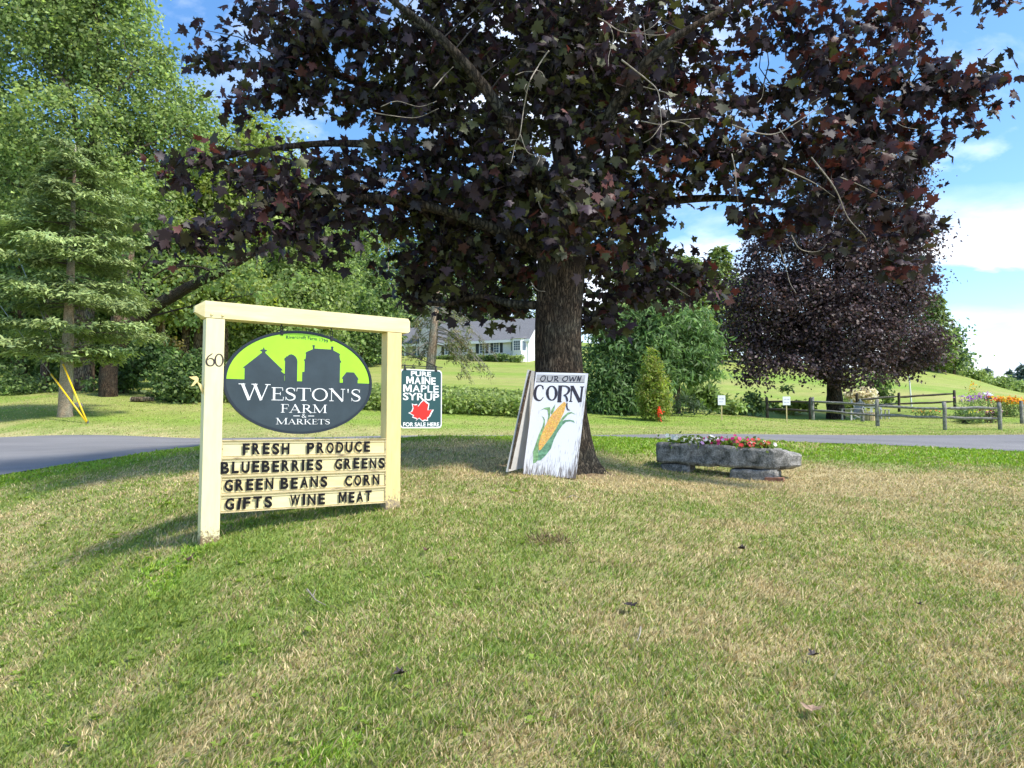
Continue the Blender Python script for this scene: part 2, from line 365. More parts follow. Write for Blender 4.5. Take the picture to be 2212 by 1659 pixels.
# ------------------------------------------------------------------ grass blades
def blades(n, y0, y1, pw, seed, umax=1.2):
    g = np.random.default_rng(seed)
    a, b = y0**pw, y1**pw
    y = (a+(b-a)*g.random(n))**(1/pw); x = (g.random(n)*2-1)*umax*y
    k = ~inside(x.copy(), y.copy()) & (g.random(n) > 1.3*np.exp(-(((x-tx0)/.75)**2+((y-9.05)/.7)**2)**1.5)); x, y = x[k], y[k]; n = len(x)
    dry, weed, far, n2, n3 = turf(x, y)
    clump = fbm(x*9, y*9, 91, 2)
    z = E(x, y) + (y < 30)*((fbm(x*1.3, y*1.3, 61, 3)-.5)*.05 + (fbm(x*6, y*6, 62, 2)-.5)*.018) - .006
    sc = (np.maximum(y, 3)/3)**.55
    h = (.014+.024*g.random(n)+.034*clump**2)*(.9+.25*weed)*np.where(y > 15, .75, 1+.012*np.maximum(y-9,0))
    tall = g.random(n) < .012; h = np.where(tall, h*1.9, h)
    wd = (.0026+.0016*g.random(n))*sc*np.where(weed > .4, 1.5, 1)
    th = g.random(n)*2*np.pi; le = (.35+.75*g.random(n)); wind = .9*(fbm(x*.9, y*.9, 44, 2)*2-1)
    lx = np.cos(th)*le*1.15+.22+wind*.7; ly = np.sin(th)*le*1.05
    sth = g.random(n)*np.pi
    dx, dy = np.cos(sth)*wd, np.sin(sth)*wd
    V = np.empty((n,5,3), np.float32)
    for i,(fx,fz) in enumerate(((-1,0),(1,0))):
        V[:,i,0] = x+fx*dx; V[:,i,1] = y+fx*dy; V[:,i,2] = z
    V[:,2,0] = x+dx*.75+lx*h*.35; V[:,2,1] = y+dy*.75+ly*h*.35; V[:,2,2] = z+h*.62
    V[:,3,0] = x-dx*.75+lx*h*.35; V[:,3,1] = y-dy*.75+ly*h*.35; V[:,3,2] = z+h*.62
    V[:,4,0] = x+lx*h*.85; V[:,4,1] = y+ly*h*.85; V[:,4,2] = z+h
    isdry = g.random(n) < np.clip(dry*.98, .04, .93)
    br = (.62+.76*g.random(n))[:,None]
    gr = np.where(weed[:,None] > .35, np.array((.245,.375,.055)), np.array((.225,.305,.066)))*br
    gr = gr*np.stack([1+.35*(g.random(n)-.35), np.ones(n), np.ones(n)], -1)
    dr = np.where((g.random(n) < .45)[:,None], np.array((.60,.50,.28)), np.array((.44,.35,.18)))*br
    c = np.where(isdry[:,None], dr, gr)
    T = np.repeat(c[:,None,:], 5, 1)
    i = np.arange(n)[:,None]*5
    return V.reshape(-1,3), i+np.array([0,1,2,3]), i+np.array([3,2,4]), T.reshape(-1,3)
V1,q1,t1,c1 = blades(590000, 2.1, 14.6, .35, 5)
gr_ = np_mesh('grass', V1, [q1,t1], GRASS, tint=c1)
tag(gr_, 'short mown lawn grass mixing green and straw blades', 'grass', kind='stuff')
V1,q1,t1,c1 = blades(150000, 16.5, 34, .5, 6)
V1[:,2] += 0; gr2 = np_mesh('grass', V1, [q1,t1], GRASS, tint=c1)
tag(gr2, 'sunlit mown grass on the far side of the lane', 'grass', kind='stuff')

# clover and plantain leaves in the bank
def weeds(n, seed):
    g = np.random.default_rng(seed); m = n*5
    y = np.exp(math.log(2.4)+(math.log(11)-math.log(2.4))*g.random(m)); x = (g.random(m)*2-1)*.8*y
    _, wd, _, _, _ = turf(x, y); k = (g.random(m) < wd*.35+.16*np.clip(-x/y+.12,0,1)) & ~inside(x.copy(), y.copy()); x, y = x[k][:n], y[k][:n]; n = len(x)
    z = E(x, y)+(fbm(x*1.3, y*1.3, 61, 3)-.5)*.05+.012
    q = 6; a = g.random((n,1))*6.28+np.arange(q)*6.28/q+g.normal(size=(n,q))*.3; L_ = (.014+.020*g.random((n,1)))*(1+.3*g.normal(size=(n,q)))*np.minimum(1.5,(y/3)**.4)[:,None]
    ca, sa = np.cos(a), np.sin(a); V = np.zeros((n,q,4,3)); w_ = L_*.32
    for i,(u,v,h) in enumerate(((.15,0,0),(.6,1,.35),(1,0,.3),(.6,-1,.35))):
        V[:,:,i,0] = x[:,None]+ca*L_*u-sa*w_*v; V[:,:,i,1] = y[:,None]+sa*L_*u+ca*w_*v; V[:,:,i,2] = z[:,None]+L_*h
    c = np.array((.20,.29,.045))*(.6+.7*g.random((n,1))); c = np.repeat(c, q*4, 0)
    F_ = np.arange(n*q)[:,None]*4+np.arange(4)
    return V.reshape(-1,3), F_, c
V1,f1,c1 = weeds(1500, 15)
tag(np_mesh('weeds', V1, f1, GRASS, tint=c1), 'clover and plantain rosettes among the lawn grass', 'weeds', kind='stuff')

# ------------------------------------------------------------------ lettering
def ribbon(mb, pts, w, f, off):
    """a brush stroke: pts (x,z), w widths; f maps (x,z,off) into the sign"""
    pts = [Vector((p[0],p[1])) for p in pts]; n = len(pts)
    if isinstance(w, (int,float)): w = [w]*n
    if len(w) != n: w = [w[0]+(w[-1]-w[0])*i/(n-1) for i in range(n)] if len(w) == 2 else [np.interp(i/(n-1), np.linspace(0,1,len(w)), w) for i in range(n)]
    a = []; b = []
    for i, p in enumerate(pts):
        t = (pts[min(i+1,n-1)]-pts[max(i-1,0)]); t.normalize(); q = Vector((-t.y,t.x))*w[i]/2
        a.append(p+q); b.append(p-q)
    vs = [f(p.x,p.y,off) for p in a]+[f(p.x,p.y,off) for p in b]
    mb.add(vs, [(i, n+i, n+i+1, i+1) for i in range(n-1)])
def arc(cx, cy, rx, ry, a0, a1, n=20): return [(cx+rx*math.cos(R(a0+(a1-a0)*i/n)), cy+ry*math.sin(R(a0+(a1-a0)*i/n))) for i in range(n+1)]
def sp2(pts, per=6): return [(p.x,p.y) for p in spline([(a,b,0) for a,b in pts], per)]
TK, TN, SE = .165, .055, .045
def sf(x, z, h=.13): return ([(x-h,z),(x+h,z)], SE)
GL = {
 'W': (1.36, [([(.14,1),(.44,0)],TK),([(.44,.0),(.70,.98)],TN),([(.66,1),(.96,0)],TK),([(.96,0),(1.24,1)],TN),sf(.12,.98,.14),sf(.66,.98,.13),sf(1.24,.98,.12)]),
 'E': (.76, [([(.2,0),(.2,1)],TK),([(.06,.975),(.66,.975)],SE),([(.06,.025),(.7,.025)],SE),([(.2,.52),(.54,.52)],SE),([(.65,1),(.67,.76)],[.03,.05]),([(.69,0),(.72,.27)],[.03,.05]),([(.54,.40),(.54,.64)],.04)]),
 'F': (.70, [([(.2,0),(.2,1)],TK),([(.06,.975),(.64,.975)],SE),([(.2,.50),(.52,.50)],SE),([(.63,1),(.65,.74)],[.03,.05]),([(.52,.38),(.52,.62)],.04),sf(.2,.022,.15)]),
 'S': (.66, [(sp2([(.56,.74),(.50,.92),(.34,.97),(.16,.90),(.12,.72),(.24,.58),(.42,.47),(.56,.34),(.54,.13),(.36,.03),(.18,.07),(.09,.27)]),[.03,.05,.06,.08,.12,.16,.17,.15,.10,.06,.05,.03]),([(.57,.72),(.57,.98)],.03),([(.08,.02),(.08,.29)],.03)]),
 'T': (.84, [([(.42,0),(.42,1)],TK),([(.03,.975),(.81,.975)],SE),([(.05,1),(.02,.72)],[.05,.03]),([(.79,1),(.82,.72)],[.05,.03]),sf(.42,.022,.16)]),
 'O': (1.02, [(arc(.51,.5,.40,.48,0,360,40),[TK,.05,TK,.05,TK])]),
 'N': (1.02, [([(.17,0),(.17,1)],TN),([(.14,1),(.84,0)],TK),([(.85,0),(.85,1)],TN),sf(.14,.978,.13),sf(.17,.022,.13),sf(.85,.978,.13)]),
 'A': (.94, [([(.10,0),(.46,1)],TN),([(.43,1),(.80,0)],TK),([(.22,.33),(.66,.33)],SE),sf(.10,.022,.12),sf(.80,.022,.15)]),
 'R': (.90, [([(.2,0),(.2,1)],TK),(sp2([(.2,.97),(.46,.96),(.60,.86),(.62,.74),(.56,.58),(.42,.51),(.2,.50)]),[.05,.06,.13,.16,.13,.06,.05]),([(.40,.50),(.78,0)],[.13,.17]),sf(.2,.022,.15),sf(.2,.978,.14),sf(.82,.022,.09)]),
 'M': (1.20, [([(.16,0),(.16,1)],TN),([(.14,1),(.58,.04)],TK),([(.58,.02),(1.0,1)],TN),([(1.0,0),(1.0,1)],TK),sf(.12,.978,.12),sf(.16,.022,.13),sf(1.0,.022,.15),sf(1.04,.978,.12)]),
 'K': (.94, [([(.2,0),(.2,1)],TK),([(.26,.42),(.72,.98)],TN),([(.40,.60),(.80,0)],TK),sf(.2,.022,.15),sf(.2,.978,.15),sf(.74,.978,.12),sf(.82,.022,.12)]),
 "'": (.28, [([(.14,1),(.14,.68)],[.11,.04])]),
 '&': (.9, [(sp2([(.82,.52),(.66,.16),(.42,.02),(.18,.10),(.12,.30),(.30,.50),(.52,.72),(.48,.92),(.34,.96),(.24,.82),(.34,.60),(.60,.24),(.84,.03)]),[.04,.05,.08,.12,.14,.09,.06,.1,.06,.1,.12,.15,.12])]),
}
def serif(mb, text, x0, x1, zf, hts, f, base=.0022):
    wid = sum(GL[c][0]*h for c, h in zip(text, hts)); k = (x1-x0)/wid; x = 0; q = 0
    for c, h in zip(text, hts):
        for pts, w in GL[c][1]:
            hh = hts[0] if c == 'W' else h
            xx = [(x0+(x+p[0]*h)*k, p[1]*h) for p in pts]
            zb = zf
            ribbon(mb, [(a, zb((a-x0)/(x1-x0))+b) for a, b in xx], [v*h*1.0 for v in (w if isinstance(w, list) else [w,w])], f, base+q*.00006); q += 1
        x += GL[c][0]*h
def font_tris(text, bold=0.0, spacing=1.0, shear=0):
    c = bpy.data.curves.new('t', 'FONT'); c.body = text; c.offset = bold; c.space_character = spacing; c.shear = shear; c.resolution_u = 4
    o = bpy.data.objects.new('t', c); COL.objects.link(o)
    dg = bpy.context.evaluated_depsgraph_get(); me = bpy.data.meshes.new_from_object(o.evaluated_get(dg))
    v = np.array([x.co[:2] for x in me.vertices]); f = [tuple(p.vertices) for p in me.polygons]
    bpy.data.objects.remove(o); bpy.data.curves.remove(c); bpy.data.meshes.remove(me)
    v = (v-v.min(0))/np.maximum(v.max(0)-v.min(0), 1e-6); return v, f
MGL = [(0,0),(0,1),(.29,1),(.5,.44),(.71,1),(1,1),(1,0),(.79,0),(.79,.64),(.58,.10),(.42,.10),(.21,.64),(.21,0)]
def sans(mb, text, x0, x1, z0, z1, f, off=.0022, bold=.02, spacing=1.0, shear=0, warp=None):
    if 'M' in text and len(text) > 1 and ' ' not in text:
        wd = {'M':1.12,'I':.34,'E':.74,'L':.70,'A':1.0,'N':.92,'P':.80}; gap = .11
        k = (x1-x0)/(sum(wd[c] for c in text)+gap*(len(text)-1)); x = x0
        for c in text: sans_(mb, c, x, x+wd[c]*k, z0, z1, f, off, bold); x += (wd[c]+gap)*k
        return
    sans_(mb, text, x0, x1, z0, z1, f, off, bold, spacing, shear, warp)
def sans_(mb, text, x0, x1, z0, z1, f, off=.0022, bold=.02, spacing=1.0, shear=0, warp=None):
    if text == 'M': v, fs = MGL, [(0,1,2,11,12),(2,3,10,11),(3,9,10),(3,4,8,9),(4,5,6,7,8)]
    else: v, fs = font_tris(text, bold, spacing, shear)
    pts = []
    for a, b in v:
        x = x0+(x1-x0)*a; z = z0+(z1-z0)*b
        if warp: x, z = warp(x, z, a)
        pts.append(f(x, z, off))
    mb.add(pts, fs)

# ------------------------------------------------------------------ the farm sign
CREAM = pbr('cream_paint', (.79,.69,.37), .55, bump=.12, bscale=45, spec=.35, col2=(.86,.78,.47), scale=3.5, stretch=(6,6,1.2), lo=.3, hi=.7)
def worn(m, dirt, zlo, zhi):
    """chips and splashed soil near the foot of a painted post"""
    t = m.node_tree; b = t.nodes['Principled BSDF']; src = b.inputs['Base Color'].links[0].from_socket
    co = N(t, 'ShaderNodeTexCoord'); sp = N(t, 'ShaderNodeSeparateXYZ'); L(t, co.outputs['Object'], sp.inputs[0])
    mr = N(t, 'ShaderNodeMapRange'); mr.inputs['From Min'].default_value = zlo; mr.inputs['From Max'].default_value = zhi; mr.inputs['To Min'].default_value = .26; mr.inputs['To Max'].default_value = -.12
    L(t, sp.outputs[2], mr.inputs[0])
    n = N(t, 'ShaderNodeTexNoise', Scale=38.0, Detail=7.0, Roughness=.75); L(t, co.outputs['Object'], n.inputs['Vector'])
    s_ = M(t, 'ADD', n.outputs[0], mr.outputs[0])
    r = N(t, 'ShaderNodeValToRGB'); r.color_ramp.elements[0].position = .62; r.color_ramp.elements[1].position = .74; L(t, s_, r.inputs[0])
    mx = N(t, 'ShaderNodeMixRGB'); L(t, r.outputs[0], mx.inputs[0]); L(t, src, mx.inputs[1]); mx.inputs[2].default_value = (*dirt,1)
    L(t, mx.outputs[0], b.inputs['Base Color'])
DARKM = pbr('black_iron', (.012,.012,.012), .5, metal=0, spec=.5)
BLACK = pbr('black_letter', (.008,.007,.009), .6, spec=.2)
WHITE = pbr('white_paint', (.80,.80,.78), .5, .05, 8)
GALV = pbr('steel', (.35,.34,.32), .4, metal=.8)
dvec = Vector((2330,1500,0)).normalized(); RZ = math.atan2(dvec.y, dvec.x)
P0 = Vector(at(453.3, 1176, 5.67)); gz = e1(P0.x, P0.y)
def St(px):   # position along the sign under a picture column
    u = (px-CX)/F
    return (u*P0.y-P0.x)/(dvec.x-u*dvec.y)
TR = St(851); PW = .145
sign = thing('farm_sign', "tall cream post-and-beam farm sign with a four-row letter board and number 60", 'sign', (P0.x,P0.y,0), RZ)
ztop = 2.628; zb = ztop-.143
grR = e1(P0.x+dvec.x*TR, P0.y+dvec.y*TR)
worn(CREAM, (.22,.15,.08), gz+.02, gz+.25)
post = MB().box(-PW/2, PW/2, 0, PW, gz-.3, zb, .006).build('post', CREAM, sign)
CREAM2 = pbr('weathered_cream_paint', (.76,.57,.23), .6, bump=.2, bscale=45, spec=.3, col2=(.82,.66,.30), scale=3.5, stretch=(6,6,1.2), lo=.3, hi=.7)
worn(CREAM2, (.28,.22,.15), grR+.02, grR+.3)
postr = MB().box(TR-PW/2, TR+PW/2, 0, PW, grR-.3, zb, .006).build('post', CREAM2, sign)
# beam: a timber with every end corner cut off
bm_ = MB(); y0, y1 = -.006, PW+.006; xl, xr = -.155, TR+.165; c = .048
def sec(x, i): return [(x,y0+i,zb+i),(x,y1-i,zb+i),(x,y1-i,ztop-i),(x,y0+i,ztop-i)]
rings = [sec(xl, c), sec(xl+c*1.5, .003), sec(xr-.03, .003), sec(xr, .025)]
vs = [v for r in rings for v in r]; fs = [(0,1,2,3)[::-1], (12,13,14,15)]
for i in range(3):
    for j in range(4): fs.append((i*4+j, i*4+(j+1)%4, i*4+4+(j+1)%4, i*4+4+j))
bm_.add(vs, fs)
CREAM3 = pbr('beam_paint', (.80,.65,.31), .55, bump=.2, bscale=40, spec=.35, col2=(.87,.77,.43), scale=2.5, stretch=(.7,6,6), lo=.35, hi=.62)
beam = bm_.build('beam', CREAM3, sign)
for bx in (-.03, .055):
    MB().tube([(bx,-.006,zb+.03),(bx,-.013,zb+.03)], [.011,.008], 10).build('bolt', CREAM3, beam)
sfr = lambda x, z, o: (x, -o, z)
num = MB(); z6 = 2.09
for pts, w in ((sp2([(-.018,.104),(-.050,.075),(-.062,.040),(-.055,.012),(-.034,.002),(-.012,.010),(-.003,.034),(-.012,.056),(-.034,.063),(-.055,.05)]),[.006,.010,.013,.013,.008,.010,.013,.010,.007,.004]),
               (arc(.034,.052,.030,.050,0,360,32),[.013,.007,.013,.007,.013])):
    ribbon(num, [(a,z6+b) for a,b in pts], w, sfr, .0022+.0001*len(num.v)/40)
flat(num, 'house_number', pbr('brown_number', (.045,.03,.025), .5), post)
# cream wooden cutout fixed on the outer side of the near post
cz = 1.86
cut = MB(); ol = [(-.07,.03),(-.085,.075),(-.115,.098),(-.112,.128),(-.128,.145),(-.185,.138),(-.165,.122),(-.140,.112),(-.168,.062),(-.150,.066),(-.122,.098),(-.10,.05),(-.08,.0)]
for yy in (.03, .048):
    cut.add([(x,yy,cz+z) for x,z in ol], [tuple(range(len(ol)))])
n_ = len(ol); cut.add([(x,yy,cz+z) for yy in (.03,.048) for x,z in ol], [(i,(i+1)%n_,n_+(i+1)%n_,n_+i) for i in range(n_)])
cut.build('wooden_cutout', CREAM2, sign)
# letter board
bl, br_ = PW/2-.0, TR-PW/2
bt, bb = 1.486, .890; rh = (bt-bb)/4
PANEL = pbr('cream_board', (.78,.62,.29), .5, bump=.1, bscale=30, spec=.3, col2=(.85,.75,.42), scale=2.2, stretch=(.6,2,3), lo=.35, hi=.6)
lb = MB().box(bl-.002, br_+.002, .012, .045, bb, bt, .002).build('letter_board', PANEL, sign)
RUST = pbr('rail', (.62,.50,.27), .5, col2=(.16,.10,.055), scale=14, stretch=(.5,3,3), lo=.52, hi=.66)
CLEAR = pbr('letter_track', (.76,.65,.37), .3, spec=.6)
for i in range(5):
    z = bb+rh*i
    MB().box(bl, br_, -.001, .012, z-.009 if i else z, z+.007 if i < 4 else z, .002).build('rail', RUST, lb)
for i in range(4):
    z = bb+rh*i
    MB().box(bl+.01, br_-.01, .006, .0115, z+rh-.030, z+rh-.024).build('letter_track', CLEAR, lb)
    MB().box(bl+.01, br_-.01, .006, .0115, z+.016, z+.021).build('letter_track', CLEAR, lb)
MB().box(bl+.0, bl+.008, .002, .012, bb+.01, bt-.01).build('end_stop', RUST, lb)
MB().box(br_-.008, br_, .002, .012, bb+.01, bt-.01).build('end_stop', RUST, lb)
def Sc(cx): return St((560+cx/3.253)*.72)
rows = [[('FRESH',557,1012),('PRODUCE',1180,1795)],[('BLUEBERRIES',347,1335),('GREENS',1455,1938)],[('GREEN',388,862),('BEANS',930,1385),('CORN',1555,1890)],[('GIFTS',398,855),('WINE',1025,1365),('MEAT',1497,1815)]]
letf = lambda x, z, o: (x, -.001-o, z)
for i, row in enumerate(rows):
    z = bt-rh*(i+1)+.024; 
    for word, a, b in row:
        x0, x1 = Sc(a), Sc(b); n = len(word); wds = {'I':.36,'W':1.25,'M':1.2,'E':.88,'L':.85,'F':.85,'S':.92}
        tot = sum(wds.get(ch,1.0) for ch in word)+.30*(n-1); k = (x1-x0)/tot; x = x0
        mb = MB()
        for ch in word:
            wch = wds.get(ch,1.0)*k; jz = random.uniform(-.003,.003); tl = random.uniform(-.015,.015)
            if word == 'GIFTS' and ch == 'I': tl = .12
            sans(mb, ch, x, x+wch, z+jz, z+jz+.098, letf, .002, .032 if ch in 'WN' else .04, warp=lambda X, Zz, aa, z=z, tl=tl: (X+(Zz-z)*tl, Zz))
            x += wch+.30*k
        flat(mb, 'lettering', BLACK, lb)

def grain(m, axis):
    t = m.node_tree; b = t.nodes['Principled BSDF']; src = b.inputs['Base Color'].links[0].from_socket
    co = N(t, 'ShaderNodeTexCoord'); mp = N(t, 'ShaderNodeMapping'); mp.inputs['Scale'].default_value = (1.2,60,60) if axis == 'x' else (60,60,1.2); L(t, co.outputs['Object'], mp.inputs[0])
    n = N(t, 'ShaderNodeTexNoise', Scale=1.5, Detail=6.0, Roughness=.65); L(t, mp.outputs[0], n.inputs['Vector'])
    n2 = N(t, 'ShaderNodeTexNoise', Scale=2.3, Detail=3.0); L(t, co.outputs['Object'], n2.inputs['Vector'])
    r = N(t, 'ShaderNodeValToRGB'); r.color_ramp.elements[0].position = .66; r.color_ramp.elements[1].position = .80
    L(t, M(t, 'ADD', n.outputs[0], M(t, 'MULTIPLY', M(t, 'SUBTRACT', n2.outputs[0], .5), .35)), r.inputs[0])
    mx = N(t, 'ShaderNodeMixRGB'); L(t, M(t, 'MULTIPLY', r.outputs[0], .8), mx.inputs[0]); L(t, src, mx.inputs[1]); mx.inputs[2].default_value = (.33,.24,.11,1); L(t, mx.outputs[0], b.inputs['Base Color'])
    bp = N(t, 'ShaderNodeBump', Strength=.35, Distance=.004); L(t, n.outputs[0], bp.inputs['Height']); L(t, bp.outputs[0], b.inputs['Normal'])
grain(CREAM, 'z'); grain(CREAM2, 'z'); grain(CREAM3, 'x')
# hanging oval
OX, OZ, OA, OB = St((560+724/2.074)*.72), 1.986, .649, .453
oval = thing('oval_sign', "oval dark grey and lime green farm name sign hanging under the cream beam", 'sign', (P0.x,P0.y,0), RZ)
SLATE = pbr('slate_paint', (.035,.052,.062), .4, .12, 5, spec=.4)
EDGE = pbr('dark_edge', (.016,.024,.035), .4)
LIME = pbr('lime_paint', (.36,.72,.028), .4, .06, 4, spec=.4)
def ell(a, b, y, n=72): return [(OX+a*math.cos(2*math.pi*i/n), y, OZ+b*math.sin(2*math.pi*i/n)) for i in range(n)]
mb = MB(); n = 72; e0, e_1 = ell(OA,OB,.055), ell(OA,OB,.085)
mb.add(e0+e_1, [tuple(range(n)), tuple(range(n,2*n))[::-1]]+[(i,(i+1)%n,n+(i+1)%n,n+i) for i in range(n)])
panel = mb.build('panel', SLATE, oval)
def of(u, v, o): return (OX+u*OA, .055-o, OZ+v*OB)
mb = MB(); ri = [(OA*.972, OB*.962)]
e2 = ell(OA*.972,OB*.964,.049); e3 = ell(OA*1.004,OB*1.005,.049); e4 = ell(OA*1.004,OB*1.005,.09)
mb.add(e2+e3+e4, [(i,(i+1)%n,n+(i+1)%n,n+i) for i in range(n)]+[(n+i,n+(i+1)%n,2*n+(i+1)%n,2*n+i) for i in range(n)])
mb.build('border', EDGE, oval)
mb = MB(); up = [of(.962*math.cos(t),.952*math.sin(t),.0012) for t in np.linspace(.02, math.pi-.02, 60)]
mb.poly(up); flat(mb, 'sky_field', LIME, oval)
SIL = [[(-.742,-.02),(-.742,.232),(-.762,.225),(-.755,.25),(-.530,.535),(-.530,.56),(-.555,.572),(-.545,.592),(-.520,.60),(-.508,.645),(-.496,.60),(-.470,.592),(-.462,.572),(-.486,.56),(-.486,.535),(-.262,.235),(-.256,.21),(-.275,.215),(-.275,.195),(-.222,.14),(-.222,.12),(-.232,.12),(-.232,-.02)],
 [(-.228,-.02),(-.228,.40),(-.238,.41),(-.236,.455),(-.218,.47),(-.215,.49),(-.20,.49),(-.175,.525),(-.145,.537),(-.115,.525),(-.085,.49),(-.066,.44),(-.062,.40),(-.062,-.02)],
 [(.005,-.02),(.005,.20),(.035,.21),(.035,.42),(.026,.425),(.026,.45),(.045,.455),(.052,.56),(.042,.575),(.06,.60),(.145,.66),(.142,.71),(.135,.725),(.140,.74),(.17,.74),(.174,.725),(.168,.71),(.168,.675),(.40,.675),(.40,.705),(.395,.72),(.40,.737),(.43,.737),(.435,.72),(.430,.705),(.432,.66),(.522,.60),(.53,.575),(.520,.56),(.535,.46),(.548,.45),(.546,.425),(.532,.42),(.53,-.02)],
 [(.575,-.02),(.575,.095),(.560,.105),(.565,.125),(.625,.235),(.735,.235),(.800,.115),(.805,.095),(.792,.09),(.79,-.02)]]
mb = MB()
for s_ in SIL: mb.poly([of(u,v,.0022) for u,v in s_])
mb.poly([of(.97*math.cos(t), min(.96*math.sin(t),-.0), .0019) for t in np.linspace(math.pi, 2*math.pi, 40)])
flat(mb, 'farm_silhouette', SLATE, oval)
of2 = lambda x, z, o: (x, .055-o, z)
LW = pbr('white_lettering', (.84,.84,.82), .5)
mb = MB()
cu = lambda cx: OX+(cx-724)/461*OA
cvz = lambda cy, cx: OZ+(594+(cx-724)*.012-cy)/322*OB
zl = lambda t: cvz(707, 348)+(cvz(712,1115)-cvz(707,348))*t
serif(mb, "WESTON'S", cu(352), cu(1112), zl, [.137]+[.112]*6+[.112], of2, .003)
flat(mb, 'lettering', LW, oval)
mb = MB(); serif(mb, "FARM", cu(595), cu(890), lambda t: cvz(785,740), [.073]*4, of2, .003); flat(mb, 'lettering', LW, oval)
mb = MB(); serif(mb, "MARKETS", cu(570), cu(908), lambda t: cvz(857,740), [.054]+[.046]*6, of2, .003); flat(mb, 'lettering', LW, oval)
mb = MB(); serif(mb, "&", cu(726), cu(757), lambda t: cvz(816,740), [.036], of2, .003)
for a, b in ((676,716),(768,806)): ribbon(mb, [(cu(a),cvz(805,740)),(cu(b),cvz(805,740))], .0055, of2, .003)
flat(mb, 'lettering', LW, oval)
mb = MB(); sans(mb, "Rivercroft Farm 1799", cu(622), cu(887), cvz(323,724), cvz(301,724), of2, .003, .012, 1.05, warp=lambda x,z,a: (x, z-.014*(2*a-1)**2-.012*(a-.5)))
flat(mb, 'lettering', pbr('dark_green_lettering', (.02,.06,.03), .5), oval)
for hx in (cu(597), cu(911)):
    zt = OZ+OB*math.sqrt(max(0,1-((hx-OX)/OA)**2))
    h = MB(); h.tube([(hx,.07,zb+.01),(hx,.07,zb-.012)], .008, 8); h.tube([(hx+.011*math.cos(t),.07,(zt+zb)/2-.004+.028*math.sin(t)) for t in np.linspace(0,2*math.pi,14)], .0045, 6)
    h.box(hx-.012,hx+.012,.046,.094,zt-.03,zt+.012,.003); h.tube([(hx,.044,zt-.018),(hx,.05,zt-.018)],.006,8)
    h.build('hook', DARKM, oval)

# bracket and the maple syrup sign
SX0, SX1, SZ1, SZ0 = St(869.8), St(960.2), 2.150, 1.580
brk = MB(); xe = St((1080+1008/3.95)*.72)
brk.box(TR+PW/2-.001, xe, .055, .067, 2.178, 2.186); brk.box(TR+PW/2-.001, xe-.01, .057, .065, 2.162, 2.167)
brk.tube([(TR+PW/2,.061,2.33),(xe-.06,.061,2.186)], .0045, 6)
brk.build('bracket', DARKM, sign)
syr = thing('syrup_sign', "small dark green hanging sign for maple syrup with a red leaf", 'sign', (P0.x,P0.y,0), RZ)
GREEN = pbr('dark_green_enamel', (.012,.065,.065), .35, spec=.5)
def rrect(x0,x1,z0,z1,r,y,n=6):
    out = []
    for cx_, cz_, a in ((x1-r,z1-r,0),(x0+r,z1-r,90),(x0+r,z0+r,180),(x1-r,z0+r,270)):
        for i in range(n+1):
            t = R(a+90*i/n); out.append((cx_+r*math.cos(t), y, cz_+r*math.sin(t)))
    return out
def slab(outline0, outline1):
    m_ = MB(); n = len(outline0); m_.add(outline0+outline1, [tuple(range(n)), tuple(range(n,2*n))[::-1]]+[(i,(i+1)%n,n+(i+1)%n,n+i) for i in range(n)]); return m_
slab(rrect(SX0,SX1,SZ0,SZ1,.035,.058), rrect(SX0,SX1,SZ0,SZ1,.035,.063)).build('panel', WHITE, syr)
mb = MB(); mb.poly(rrect(SX0+.009,SX1-.011,SZ0+.012,SZ1-.010,.03,.0568)); flat(mb, 'field', GREEN, syr)
syx = lambda cx: SX0+(cx-505)/495*(SX1-SX0)
syz = lambda cy: SZ1-(cy-825)/702*(SZ1-SZ0)
yf = lambda x, z, o: (x, .0568-o, z)
for txt, a, b, c, d, bo in (("PURE",625,865,907,848,.03),("MAINE",572,922,1002,915,.032),("MAPLE",538,960,1098,1012,.016),("SYRUP",535,965,1196,1107,.02),("FOR SALE HERE",540,968,1507,1457,.03)):
    mb = MB(); sans(mb, txt, syx(a), syx(b), syz(c), syz(d), yf, .0012, bo, 1.0 if bo < .07 else .98); flat(mb, 'lettering', WHITE, syr)
LEAFP = [(780,1190),(815,1222),(840,1238),(828,1310),(890,1305),(868,1345),(850,1385),(822,1405),(828,1432),(790,1428),(770,1442),(725,1405),(690,1432),(700,1412),(650,1395),(662,1375),(635,1360),(608,1345),(640,1330),(655,1290),(645,1240),(672,1252),(700,1245),(712,1268),(745,1222)]
cxm = sum(p[0] for p in LEAFP)/len(LEAFP); cym = sum(p[1] for p in LEAFP)/len(LEAFP)
mb = MB(); mb.poly([yf(syx(cxm+(a-cxm)*1.08), syz(cym+(b-cym)*1.08), .0014) for a,b in LEAFP]); flat(mb, 'leaf_outline', WHITE, syr)
mb = MB(); mb.poly([yf(syx(cxm+(a-cxm)*.95), syz(cym+(b-cym)*.95), .0022) for a,b in LEAFP]); flat(mb, 'leaf_emblem', pbr('red_enamel', (.75,.025,.015), .4), syr)
for hx in (syx(555), syx(925)):
    MB().box(hx-.006,hx+.006,.0545,.0675,SZ1-.012,2.19,.001).box(hx-.014,hx+.014,.0535,.0575,SZ1-.014,SZ1+.006).build('hanger', DARKM, syr)

